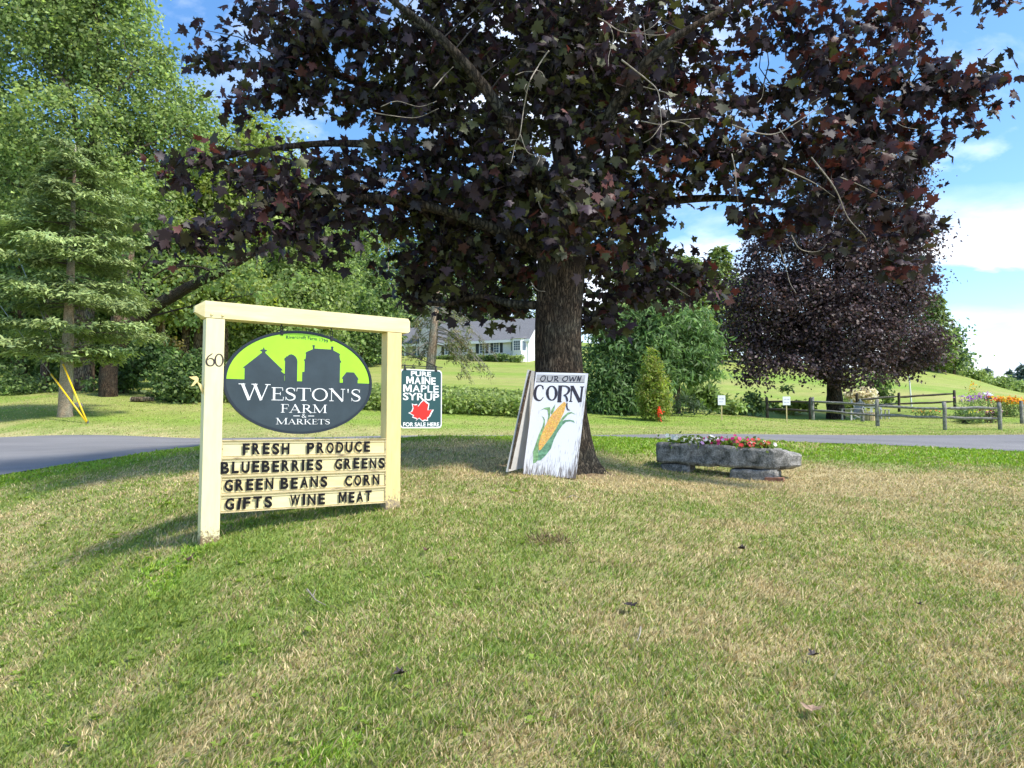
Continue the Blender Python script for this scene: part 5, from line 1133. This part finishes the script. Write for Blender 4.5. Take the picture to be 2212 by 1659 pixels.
# ------------------------------------------------------------------ the white house on the hill
HP = Vector(at(1141,779,78)); HR = R(-20); hc, hsn = math.cos(HR), -math.sin(HR)
def hx(cx): u = ((1150+cx/4.022)*.72-CX)/F; return -(HP.x-u*HP.y)/(hc+u*hsn)
house = thing('house', "long white clapboard house with grey roof and dark shutters on the rise", 'house', HP, HR)
SIDING = pbr('white_clapboard', (.82,.82,.82), .6, .03, 4)
bwn = SIDING.node_tree; wv = N(bwn, 'ShaderNodeTexWave', Scale=2.6, wave_type='BANDS', bands_direction='Z', wave_profile='SAW'); cc_ = N(bwn, 'ShaderNodeTexCoord'); L(bwn, cc_.outputs['Object'], wv.inputs['Vector']); bp = N(bwn, 'ShaderNodeBump', Strength=.5, Distance=.03); L(bwn, wv.outputs[0], bp.inputs['Height']); L(bwn, bp.outputs[0], bwn.nodes['Principled BSDF'].inputs['Normal'])
SHING = pbr('grey_shingles', (.16,.16,.165), .9, .25, 9, .4, 14, stretch=(1,1,3))
TRIM = pbr('white_trim', (.84,.84,.84), .5); GLASS = pbr('window_glass', (.10,.13,.17), .08, spec=.9); SHUT = pbr('dark_shutter', (.035,.045,.045), .6)
XL = hx(560); WX = hx(222)-1.2; h0, hr = 2.55, 5.25; D_ = 7.4
mb = MB(); mb.add([(XL,0,-1),(0,0,-1),(0,D_,-1),(XL,D_,-1),(XL,0,h0),(0,0,h0),(0,D_,h0),(XL,D_,h0),(XL,D_/2,hr),(0,D_/2,hr)],
  [(0,1,5,4),(2,3,7,6),(1,2,6,9,5),(3,0,4,8,7)]); mb.build('wall', SIDING, house)
mb = MB(); ov = .35
for s_ in (0, 1):
    ye, yr = (-ov if s_ == 0 else D_+ov), D_/2; ze = h0-(hr-h0)*ov/(D_/2)
    mb.add([(XL-.3,ye,ze+.05),(.3,ye,ze+.05),(.3,yr,hr+.05),(XL-.3,yr,hr+.05),(XL-.3,ye,ze+.17),(.3,ye,ze+.17),(.3,yr,hr+.17),(XL-.3,yr,hr+.17)],[(0,1,2,3),(4,5,6,7),(0,1,5,4),(1,2,6,5),(2,3,7,6),(3,0,4,7)])
roof = mb.build('roof', SHING, house)
mb = MB(); mb.box(XL-.3,.3,-ov-.06,-ov+.02,h0-.42,h0-.12); mb.build('eave_board', TRIM, house)
for sgn in (0,1):
    ye = -ov if sgn == 0 else D_+ov; mb = MB(); ze = h0-(hr-h0)*ov/(D_/2)
    mb.add([(.28,ye,ze-.22),(.34,ye,ze-.22),(.34,D_/2,hr-.22),(.28,D_/2,hr-.22),(.28,ye,ze+.06),(.34,ye,ze+.06),(.34,D_/2,hr+.06),(.28,D_/2,hr+.06)],[(0,1,2,3),(4,5,6,7),(0,1,5,4),(2,3,7,6),(0,3,7,4),(1,2,6,5)]); mb.build('rake_board', TRIM, house)
chx = hx(500); MB().box(chx-.75,chx+.75,-.12,.9,-1,hr+.35,.03).build('chimney', pbr('whitewashed_brick', (.55,.54,.52), .9, .12, 6), roof)
def window(x0, x1, z0, z1, y, parent, nx_, nz_):
    fr = MB(); w_ = .07
    fr.box(x0-w_,x0,y-.05,y+.02,z0-w_,z1+w_); fr.box(x1,x1+w_,y-.05,y+.02,z0-w_,z1+w_); fr.box(x0,x1,y-.05,y+.02,z1,z1+w_); fr.box(x0,x1,y-.05,y+.02,z0-w_,z0)
    for i in range(1,nx_): xx = x0+(x1-x0)*i/nx_; fr.box(xx-.016,xx+.016,y-.03,y+.0,z0,z1)
    for i in range(1,nz_): zz_ = z0+(z1-z0)*i/nz_; fr.box(x0,x1,y-.034,y-.002,zz_-.016,zz_+.016)
    f_ = fr.build('window', TRIM, parent); MB().box(x0,x1,y-.012,y+.02,z0,z1).build('pane', GLASS, f_)
zw = lambda cy: (779-(880+cy/4.022)*.72)*.0525
for a, b_, s0, s1, s2, s3 in ((745,800,700,732,815,847),(1165,1222,1115,1152,1232,1268),(1332,1392,1293,1328,1408,1442)):
    window(hx(a),hx(b_),zw(697),zw(575),-.0,house,2,4)
    for c_, d_ in ((s0,s1),(s2,s3)): MB().box(hx(c_),hx(d_),-.06,-.003,zw(704),zw(566),.01).build('shutter', SHUT, house)
# bay window
bx0, bx1 = hx(1535), hx(1735); bi0, bi1 = hx(1590), hx(1690); bd = .75
mb = MB(); mb.add([(bx0,0,-.6),(bi0,-bd,-.6),(bi1,-bd,-.6),(bx1,0,-.6),(bx0,0,zw(548)),(bi0,-bd,zw(548)),(bi1,-bd,zw(548)),(bx1,0,zw(548))],[(0,1,5,4),(1,2,6,5),(2,3,7,6),(4,5,6,7)]); bay = mb.build('bay', SIDING, house)
window(bi0+.12,bi1-.12,zw(690),zw(578),-bd-.02,bay,3,4)
for (xa,ya,xb,yb) in ((bx0,0,bi0,-bd),(bi1,-bd,bx1,0)):
    mb = MB(); n_ = Vector((yb-ya, -(xb-xa), 0)).normalized(); n_ = n_ if n_.y < 0 else -n_
    pa, pb_ = Vector((xa,ya,0)).lerp(Vector((xb,yb,0)),.22), Vector((xa,ya,0)).lerp(Vector((xb,yb,0)),.78)
    mb.poly([tuple(p+n_*.02+Vector((0,0,z))) for p, z in ((pa,zw(690)),(pb_,zw(690)),(pb_,zw(578)),(pa,zw(578)))]); flat(mb, 'side_pane', GLASS, bay)
mb = MB(); mb.add([(bx0-.12,.0,zw(548)+.0),(bi0-.1,-bd-.12,zw(548)),(bi1+.1,-bd-.12,zw(548)),(bx1+.12,.0,zw(548)),(bx0,.0,zw(520)),(bi0,-.1,zw(520)),(bi1,-.1,zw(520)),(bx1,.0,zw(520))],[(0,1,5,4),(1,2,6,5),(2,3,7,6),(4,5,6,7)]); mb.build('bay_roof', SHING, bay)
# porch wing
mb = MB(); yb_, wd_ = 1.6, 6.2; wr = 4.9
mb.add([(WX,yb_,-1),(XL,yb_,-1),(XL,yb_,h0+.6),(WX,yb_,h0+.6),(WX,wd_,-1),(WX,wd_,h0)],[(0,1,2,3),(4,0,3,5)]); wing = mb.build('porch_wall', SIDING, house)
mb = MB(); mb.add([(WX-.3,.2,h0-.02),(XL,.2,h0-.02),(XL,wd_/2+.4,wr),(WX-.3,wd_/2+.4,wr),(WX-.3,.2,h0+.1),(XL,.2,h0+.1),(XL,wd_/2+.4,wr+.12),(WX-.3,wd_/2+.4,wr+.12)],[(0,1,2,3),(4,5,6,7),(0,1,5,4),(3,0,4,7)]); mb.build('roof', SHING, house)
MB().box(WX-.3,XL,.2,.32,h0-.30,h0-.04).build('porch_beam', TRIM, house)
for cx in (238, 385): MB().box(hx(cx)-.07,hx(cx)+.07,.25,.39,-.5,h0-.3,.01).build('porch_post', TRIM, house)
MB().box(WX-.1,XL,.15,yb_,-1,-.02).build('porch_floor', pbr('grey_deck', (.35,.35,.35), .8), house)
dx0, dx1 = hx(285), hx(368); dfr = MB().box(dx0-.1,dx1+.1,yb_-.06,yb_+.02,0,2.2).build('door', TRIM, house); MB().box(dx0,dx1,yb_-.09,yb_-.0,.9,2.05).build('pane', pbr('blue_glass', (.16,.30,.42), .15, spec=.8), dfr)
hb = thing('hedge', "dark clipped hedge along the foot of the white house", 'hedge', HP)
def HW(x, y, z): return np.array((HP.x+x*hc+y*hsn, HP.y-x*hsn+y*hc, HP.z+z))
g = np.random.default_rng(120)
def hbush(x0, x1, y, h, d, cols, root, leaf=.2, dens=700):
    m = int(dens*(x1-x0)*h*d/ .8); X = x0+(x1-x0)*g.random(m); Y_ = y+d*(g.random(m)-.5); Zq = -.4+(h+.4)*g.random(m)**.6
    P = np.array([HW(a,b_,c) for a,b_,c in zip(X,Y_,Zq)]); D = np.tile(np.array((-.2,-.7,.6)),(m,1)); 
    place(leaves('foliage', P, D, leaf, tints(m, (np.arange(m)//20), cols, g), DIAMOND, LEAF, None, g, up=.6), root)
hbush(hx(1010), hx(1555), -1.6, .62, .9, GREENS['dark']+GREENS['mid'], hb)
for cx0, cx1, h, cols, lab in ((690,960,.75,GREENS['mid'],"rounded green shrub left of the clipped hedge"),(1560,1740,.45,GREENS['light'],"low light shrub under the bay window"),(400,530,.75,GREENS['dark'],"dark shrub by the porch step"),(230,330,.5,GREENS['light'],"pale green plants by the porch post")):
    s_ = thing('shrub', lab, 'shrub', Vector(HW((hx(cx0)+hx(cx1))/2,-1.5,0))); hbush(hx(cx0), hx(cx1), -1.4, h, .9, cols, s_)
s_ = thing('flower_clump', "small orange-red flowers beside the porch", 'flowers', Vector(HW(hx(362),-1.7,0))); hbush(hx(335), hx(395), -1.7, .35, .6, [(.55,.13,.05),(.12,.16,.04)], s_)

# ragged spruce in front of the house
bS = gat(934, 36); dsp = thing('ragged_spruce', "half-bare spruce with drooping grey branches in front of the white house", 'tree', bS)
mb = MB(); limbs(mb, [([bS-Vector((0,0,.4)),PX(930,800,36),PX(936,730,36),PX(940,660,36),PX(944,560,36)],.28,.18)], 12); place(mb.build('trunk', PALEBARK, None, True), dsp)
rs = random.Random(9); br = MB(); P = []; D = []; g = np.random.default_rng(121)
for i in range(44):
    py = rs.uniform(600,752); a = rs.uniform(-.9,.75) if i % 3 else rs.uniform(2.4,3.6); ln = rs.uniform(1.4,3.3) if i % 3 else rs.uniform(.8,1.9)
    p0 = PX(940,py,36); d = Vector((math.cos(a), math.sin(a)*.9, 0)); pts = [p0+d*ln*q+Vector((0,0,.10*ln*q-ln*.85*q**1.7)) for q in (0,.25,.5,.75,1)]
    br.tube(pts, [.030,.024,.018,.012,.005], 5, cap=False)
    for q in range(5):
        j = rs.uniform(.3,1); p1 = p0+d*ln*j+Vector((0,0,.10*ln*j-ln*.85*j**1.7)); e_ = p1+Vector((rs.uniform(-.5,.6),rs.uniform(-.4,.4),rs.uniform(-.7,-.1)))
        br.tube([p1,(p1+e_)/2+Vector((0,0,.05)),e_],[.010,.008,.004],4,cap=False)
        if rs.random() < .5:
            m = 26; q_ = g.random(m)[:,None]; P.append(np.array(p1)*(1-q_)+np.array(e_)*q_+g.normal(size=(m,3))*.07); D.append(np.tile(np.array(d),(m,1)))
P = np.concatenate(P); D = np.concatenate(D)
place(leaves('crown', P, D, .17, tints(len(P), np.arange(len(P))//26, [(.16,.18,.055),(.13,.16,.06),(.22,.19,.09)], g), LANCE, NEEDLE, None, g, droop=.6, extra=br, wood=(.30,.27,.23)), dsp)

# ------------------------------------------------------------------ split rail fence and what stands round it
WOOD = pbr('weathered_rail', (.24,.225,.20), .9, .35, 6, .6, 20, stretch=(2,2,2)); DWOOD = pbr('dark_rail', (.075,.062,.05), .9, .3, 6, .6, 20)  # DWOOD is a darker brown wood tone
def post_mb(px, Y, h, r=.072):
    b_ = gat(px, Y); m_ = MB(); n = 9; a0 = random.random()
    m_.tube([b_-Vector((0,0,.3)), b_+Vector((0,0,h*.3)), b_+Vector((random.uniform(-.02,.02),0,h*.7)), b_+Vector((random.uniform(-.02,.02),0,h-.02)), b_+Vector((0,0,h))],[r*1.05,r,r*.97,r*.95,r*.7], n, wob=.10); return m_, b_
def rail_mb(a, b_, ha, hb_, r=.055):
    p, q = a+Vector((0,0,ha)), b_+Vector((0,0,hb_)); m_ = MB(); d = (q-p)
    pts = [p-d.normalized()*.06]+[p+d*t_+Vector((random.uniform(-.01,.01),random.uniform(-.01,.01),random.uniform(-.018,.018))) for t_ in (.12,.35,.6,.85)]+[q+d.normalized()*.06]
    m_.tube(pts, [r*.55,r,r*1.05,r*.95,r,r*.5], 6, wob=.16); return m_
fence = thing('rail_fence', "grey split-rail fence round the garden and second maple", 'fence', gat(1893,27.5))
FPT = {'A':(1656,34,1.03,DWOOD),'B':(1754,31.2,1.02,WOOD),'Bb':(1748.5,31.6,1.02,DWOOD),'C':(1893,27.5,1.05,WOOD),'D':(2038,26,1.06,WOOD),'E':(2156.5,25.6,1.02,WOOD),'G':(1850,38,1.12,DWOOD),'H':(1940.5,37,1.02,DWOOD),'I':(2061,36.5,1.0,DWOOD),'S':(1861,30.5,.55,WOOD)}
FB = {}
for k_, (px, Y, h, m_) in FPT.items():
    q_, b_ = post_mb(px, Y, h); place(q_.build('post', m_, None, True), fence); FB[k_] = b_
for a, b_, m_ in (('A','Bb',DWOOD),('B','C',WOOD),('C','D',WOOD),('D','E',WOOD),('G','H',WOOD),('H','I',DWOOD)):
    for hh in (.80,.42): place(rail_mb(FB[a], FB[b_], hh+random.uniform(-.03,.03), hh+random.uniform(-.03,.03)).build('rail', m_, None, True), fence)
f2 = thing('rail_fence', "short end of rail fence cut off by the picture edge beyond the flowers", 'fence', gat(2204,29))
q_, b1_ = post_mb(2204, 29, .95); place(q_.build('post', WOOD, None, True), f2); q_, b2_ = post_mb(2330, 29, .95); place(q_.build('post', WOOD, None, True), f2)
for hh in (.74,.38): place(rail_mb(b1_, b2_, hh, hh).build('rail', WOOD, None, True), f2)
CARD = pbr('white_card', (.82,.82,.84), .5); STAKE = pbr('pale_stake', (.55,.45,.22), .8, .2, 10); BLUEINK = pbr('faded_ink', (.30,.30,.48), .6)
def placard(px, Y, h, w_, hh, lab, rows_):
    b_ = gat(px, Y); p = thing('placard', lab, 'sign', b_)
    MB().box(-.022,.022,0,.02,-.2,h,.004).build('stake', STAKE, p); MB().box(-w_/2,w_/2,-.014,-.002,h-.05,h-.05+hh,.003).build('card', CARD, p)
    for wds, z0_, z1_, a in rows_:
        mb = MB(); x = -a*w_/2
        for wl in wds: # blurred script lines
            ribbon(mb, [(x+wl*w_*q/6*a, h-.05+hh*(z0_+(z1_-z0_)*(.5+.5*math.sin(q*2.4+wl*9)))) for q in range(7)], .014, lambda X,Zq,o: (X,-.016-o,Zq), .0003); x += (wl+.08)*w_*a
        flat(mb, 'lettering', BLUEINK, p)
placard(1558, 26.0, .62, .28, .36, "white placard with two faded lines on a stake by the bushes", [((.5,.3),.58,.72,.7),((.7,),.30,.38,.7)])
placard(1698, 27.5, .70, .30, .34, "white placard with two faded lines on a stake before the rail fence", [((.5,.4),.60,.76,.75),((.5,.4),.28,.38,.7)])
LGREY = pbr('silvered_wood', (.42,.41,.38), .8, .2, 8); WPAINT = pbr('white_chair_paint', (.80,.80,.78), .5)
def adirondack(px, Y, rz, mat, lab, s=1.0):
    r_ = thing('garden_chair', lab, 'chair', gat(px, Y), rz); r_.scale = (s,)*3
    m_ = MB()
    for i in range(5): x = -.25+i*.104; m_.add([(x,.30,.22),(x+.09,.30,.22),(x+.09,.62,1.0-.05*abs(i-2)),(x,.62,1.0-.05*abs(i-2)),(x,.325,.22),(x+.09,.325,.22),(x+.09,.645,1.0-.05*abs(i-2)),(x,.645,1.0-.05*abs(i-2))],[(0,1,2,3),(4,5,6,7),(0,1,5,4),(1,2,6,5),(2,3,7,6),(3,0,4,7)])
    m_.build('backrest', mat, r_)
    m_ = MB()
    for i in range(6): y = -.28+i*.10; z = .38-i*.026; m_.box(-.27,.27,y,y+.085,z,z+.02)
    m_.build('seat', mat, r_)
    for sg in (-1,1):
        x = .29*sg; MB().box(x-.018,x+.018,-.30,-.21,-.05,.56).build('leg', mat, r_)
        l = MB(); l.add([(x-.018,.62,-.05),(x+.018,.62,-.05),(x+.018,.70,-.05),(x-.018,.70,-.05),(x-.018,-.2,.36),(x+.018,-.2,.36),(x+.018,-.2,.28),(x-.018,-.2,.28)],[(0,1,5,4),(2,3,7,6),(0,4,7,3),(1,2,6,5),(0,3,2,1),(4,5,6,7)]); l.build('leg', mat, r_)
        MB().box(x-.075,x+.075,-.36,.42,.56,.582,.004).build('armrest', mat, r_)
    return r_
adirondack(1836, 33, R(-72), LGREY, "low grey slatted garden chair leaning back beside the maple trunk", .95)
adirondack(1868, 34, R(62), WPAINT, "white slatted garden chair next to the cream hydrangea")
adirondack(1888, 33.6, R(62), WPAINT, "white slatted garden chair just behind the tall fence post")
pb0 = thing('planter_tub', "small tub of upright wooden staves in front of the white chairs", 'tub', gat(1875, 31.5))
m_ = MB()
for i in range(14):
    a = 2*math.pi*i/14; c_, s_ = math.cos(a)*.19, math.sin(a)*.19; m_.tube([(c_,s_,-.05),(c_*1.05,s_*1.05,.38)], .046, 5)
m_.build('tub', pbr('pale_staves', (.42,.33,.20), .8, .25, 8), pb0); MB().tube([(0,0,.30),(0,0,.34)], .19, 12).build('soil', SOIL, pb0)
tbp = thing('side_table', "little grey garden table right of the tall fence post", 'table', gat(1906, 33))
MB().box(-.22,.22,-.2,.2,.42,.45,.004).build('table_top', LGREY, tbp)
for sx_ in (-.18,.18):
    for sy_ in (-.16,.16): MB().box(sx_-.025,sx_+.025,sy_-.025,sy_+.025,-.05,.42).build('leg', LGREY, tbp)
MB().box(-.19,.19,-.17,.17,.12,.14).build('shelf', LGREY, tbp)
pole = thing('pole', "thin leaning white pole on the slope behind the fence", 'pole', gat(1968, 42)); MB().tube([(0,0,-.3),(-.09,0,1.5),(-.16,0,2.6)],[.05,.045,.04],8).build('shaft', WPAINT, pole)
bh = thing('birdhouse', "small pale-topped box on a post between purple and yellow flowers", 'birdhouse', gat(2133, 34)); MB().box(-.03,.03,-.03,.03,-.2,.72).build('post', LGREY, bh)
m_ = MB().box(-.13,.13,-.12,.12,.72,.90,.004); m_.build('box', pbr('dark_box', (.06,.055,.06), .7), bh)
m_ = MB(); m_.add([(-.17,-.16,.88),(.17,-.16,.88),(.17,.16,1.02),(-.17,.16,1.02),(-.17,-.16,.91),(.17,-.16,.91),(.17,.16,1.05),(-.17,.16,1.05)],[(0,1,2,3),(4,5,6,7),(0,1,5,4),(1,2,6,5),(2,3,7,6),(3,0,4,7)]); m_.build('roof', pbr('pale_roof', (.55,.60,.62), .5), bh)
g = np.random.default_rng(130)
def flowers(px, Y, w_, h, cols, lab, nb=90, leafc=None, nl=420, cat='flowers'):
    b_ = gat(px, Y); r_ = thing('flower_clump', lab, cat, b_, 0); b_ = np.array(b_)
    P = b_+np.stack([g.normal(size=nl)*w_*.45, g.normal(size=nl)*.25, h*g.random(nl)*.85], -1)
    place(leaves('foliage', P, g.normal(size=(nl,3))*.4, .13, tints(nl, np.arange(nl)//20, leafc or GREENS['mid'], g), LANCE, LEAF, None, g, droop=-.6), r_)
    if nb:
        P = b_+np.stack([g.normal(size=nb)*w_*.45, g.normal(size=nb)*.22-.08, h*(.78+.3*g.random(nb))], -1)
        place(leaves('blossom', P, np.tile(np.array((0,-.6,.5)),(nb,1)), .10, tints(nb, np.arange(nb)//8, cols, g, .2, .15), DIAMOND, PETAL, None, g, up=.4), r_)
PUR = [(.40,.18,.52),(.52,.28,.60)]; YEL = [(.80,.42,.02),(.80,.55,.05),(.75,.25,.02)]
flowers(2092, 33, .55, .92, PUR, "purple phlox clump left of the birdhouse")
flowers(2120, 34, .35, .95, [(.55,.35,.50),(.45,.25,.40)], "dusty pink phlox clump touching the birdhouse post")
flowers(2152, 33, .5, .85, [(.75,.22,.06),(.70,.08,.14),(.80,.45,.03)], "orange and red daylily clump right of the birdhouse", 110)
flowers(2172, 33, .5, .85, YEL, "golden yellow daylily clump behind the last fence post", 150)
flowers(2192, 32.5, .45, .8, YEL, "yellow daylily clump at the edge of the garden bed", 140)
flowers(2105, 29, .5, .52, [(.75,.70,.10),(.70,.35,.40)], "leafy clump with a few yellow flowers behind the last fence bay", 18, GREENS['dark']+GREENS['mid'])
flowers(2132, 29.5, .42, .50, [(.30,.03,.05),(.70,.40,.45)], "wine-red leafy clump behind the last fence bay", 30, [(.07,.03,.03),(.05,.08,.03)])
flowers(2078, 30, .45, .58, [(.5,.5,.5)], "dark leafy clump at the middle fence post", 6, GREENS['dark'])
flowers(2100, 36, .22, 1.35, YEL, "tall yellow-green spire plant behind the purple phlox", 20, GREENS['yel'], 200)
flowers(2000, 33, .8, .30, [(.70,.18,.06),(.75,.35,.12)], "low orange flowers behind the back rails", 24, GREENS['dark'], 300)
pot = thing('flower_pot', "black nursery pot on the grass behind the lower rail", 'pot', gat(2083, 29.4)); m_ = MB(); m_.tube([(0,0,-.02),(0,0,.26),(0,0,.27),(0,0,.24)],[.13,.17,.18,.12],14); m_.build('pot', pbr('black_plastic', (.02,.02,.022), .5), pot)
rl = thing('red_lily', "red flowers on a green stem before the arborvitae", 'flowers', gat(1424, 24.2)); b_ = np.array(gat(1424, 24.2))
MB().tube([(0,0,-.05),(.01,0,.26)], .008, 5).build('stem', pbr('stem_green', (.10,.18,.05), .7), rl); m = 40
place(leaves('blossom', b_+g.normal(size=(m,3))*np.array((.05,.04,.09))+np.array((0,0,.34)), np.tile(np.array((0,-.7,.4)),(m,1)), .10, tints(m, np.arange(m)//5, [(.75,.06,.03),(.70,.14,.06)], g, .2,.2), DIAMOND, PETAL, None, g), rl)

# ------------------------------------------------------------------ guy wires
YGUARD = pbr('yellow_guard', (.85,.55,.01), .4, spec=.5); WIRE = pbr('galvanised_wire', (.30,.31,.32), .4, metal=.6)
an = gat(193, 19.2)
for lab, gtop, wtop in (("guy wire with its longer yellow guard crossing the spruce stem",(110,808),(-30,625)),("guy wire with its yellow guard just right of the spruce stem",(136,787),(95,660))):
    gw = thing('guy_wire', lab, 'guy wire', an)
    p1 = PX(gtop[0],gtop[1],19.2+.7); d = (p1-an)
    far_ = an+d*3.4 if lab.endswith('stem') and 'longer' in lab else an+d*3.2
    mb = MB(); mb.tube([an+d*.03, p1], [.024,.024], 8); place(mb.build('yellow_guard', YGUARD, None, True), gw)
    mb = MB(); mb.tube([an-d*.03, an+d*.03], .010, 6); mb.tube([p1-d*.02, far_], .0085, 6); place(mb.build('wire', WIRE, None), gw)
    mb = MB(); mb.tube([an+Vector((.02,0,-.1)), an+Vector((0,0,.09))], [.022,.018], 6); place(mb.build('anchor_eye', GALV, None), gw)
lg = thing('cut_log', "short log with a pale cut end lying before the dark shrub", 'log', gat(285, 25.5)); m_ = MB(); m_.tube([(0,0,.09),(.75,.1,.10)], [.10,.085], 10, wob=.06); m_.build('bark', BARK2, lg); MB().tube([(-.012,0,.09),(.004,.0,.09)], .094, 12).build('cut_end', pbr('cut_wood', (.70,.60,.45), .8), lg)
fs_ = thing('field_stone', "pale stone in the grass left of the flaky spruce stem", 'stone', gat(168, 23.5)); stone('rock', [(-.16,.16,-.1,.1,-.06,.12)], fs_, .05, pbr('pale_stone', (.42,.36,.31), .9, .2, 10), 3, 2)

# ------------------------------------------------------------------ things lying on the near lawn
LEAFD = [pbr('dead_leaf_brown', (.10,.05,.03), .7, .3, 40), pbr('dead_leaf_dark', (.030,.020,.020), .6, .3, 40), pbr('dead_leaf_pale', (.30,.20,.13), .7, .25, 40)]
def dead_leaf(px, py, mi, lab, rz, sc=.085, curl=.5):
    sc *= .78; b_ = gp(px, py); r_ = thing('fallen_leaf', lab, 'leaf', b_+Vector((0,0,.036)), rz, 'fallen leaves on the near lawn')
    V = [(x*sc, (y-.35)*sc, (abs(x)*curl+.25*curl*(y-.35)**2)*sc+random.uniform(-.06,.06)*sc) for x,y,_ in _mv]; m_ = MB(); m_.add(V, [(0,1+i,1+(i+1)%_k) for i in range(_k)])
    m_.tube([V[1], (V[1][0]+.3*sc, V[1][1]-.6*sc, .1*sc)], .0012, 4)
    o_ = flat(m_, 'blade', LEAFD[mi], r_); return r_
for a in ((405,1223,0,"curled brown leaf on the green grass below the near sign post",.6,.10,1.1),(862,1474,1,"black shrivelled leaf lowest of those in the middle of the lawn",2.0,.07,.8),(1362,1322,1,"flat dark leaf lying by the orange-brown tuft in the middle lawn",.3,.10,.35),
          (1602,1197,1,"tiny black folded leaf up the lawn below the trough",1.0,.075,.9),(1755,1555,2,"large pale brownish leaf in a tan hollow low on the lawn",-.5,.085,.5),(1757,1432,1,"dull dark leaf half sunk in the grass above the pale leaf",1.8,.065,.7),
          (1984,1318,1,"small dark leaf scrap farthest to the side by itself",.4,.045,.6),(920,1200,0,"small brown leaf near the far sign post's side of the lawn",2.6,.06,.8)): dead_leaf(*a)
def twig(pts, r0, lab, lift=.04, forks=()):
    P_ = [gp(*p)+Vector((0,0,lift+random.uniform(-.004,.008))) for p in pts]; r_ = thing('twig', lab, 'twig', P_[0], 0, 'dry twigs on the lawn')
    m_ = MB(); m_.tube(P_, [r0*(1-.6*i/(len(P_)-1)) for i in range(len(P_))], 6)
    for f_ in forks: m_.tube([gp(*p)+Vector((0,0,lift+.006)) for p in f_], [r0*.6,r0*.4], 5)
    place(m_.build('stick', TWIG, None), r_)
twig([(663,1289),(676,1303),(682,1312),(703,1325)], .006, "pale forked twig on the lawn below the letter board", forks=[[(676,1303),(681,1290)]])
twig([(1384,1372),(1383,1387),(1377,1405)], .006, "bare bent twig lying straight up the middle lawn")
twig([(1225,1085),(1238,1080),(1254,1086)], .006, "small grey twig on the lawn just below the corn sign")
g = np.random.default_rng(140); b_ = np.array(gp(1188,1170)); m = 260
st = thing('straw_tuft', "ragged tuft of dead straw in the middle lawn", 'tuft', b_)
P = b_+g.normal(size=(m,3))*np.array((.09,.10,.004)); cols = [(.36,.27,.14),(.20,.14,.08),(.10,.07,.045)]
place(leaves('straw', P, g.normal(size=(m,3))*np.array((1,1,.2)), .075, tints(m, np.arange(m)//6, cols, g), (np.array([(0,0,0),(.05,.5,.05),(0,1,0),(-.05,.5,.05)]), np.array([[0,1,2,3]])), GRASS, None, g, droop=-.5, up=.2), st)
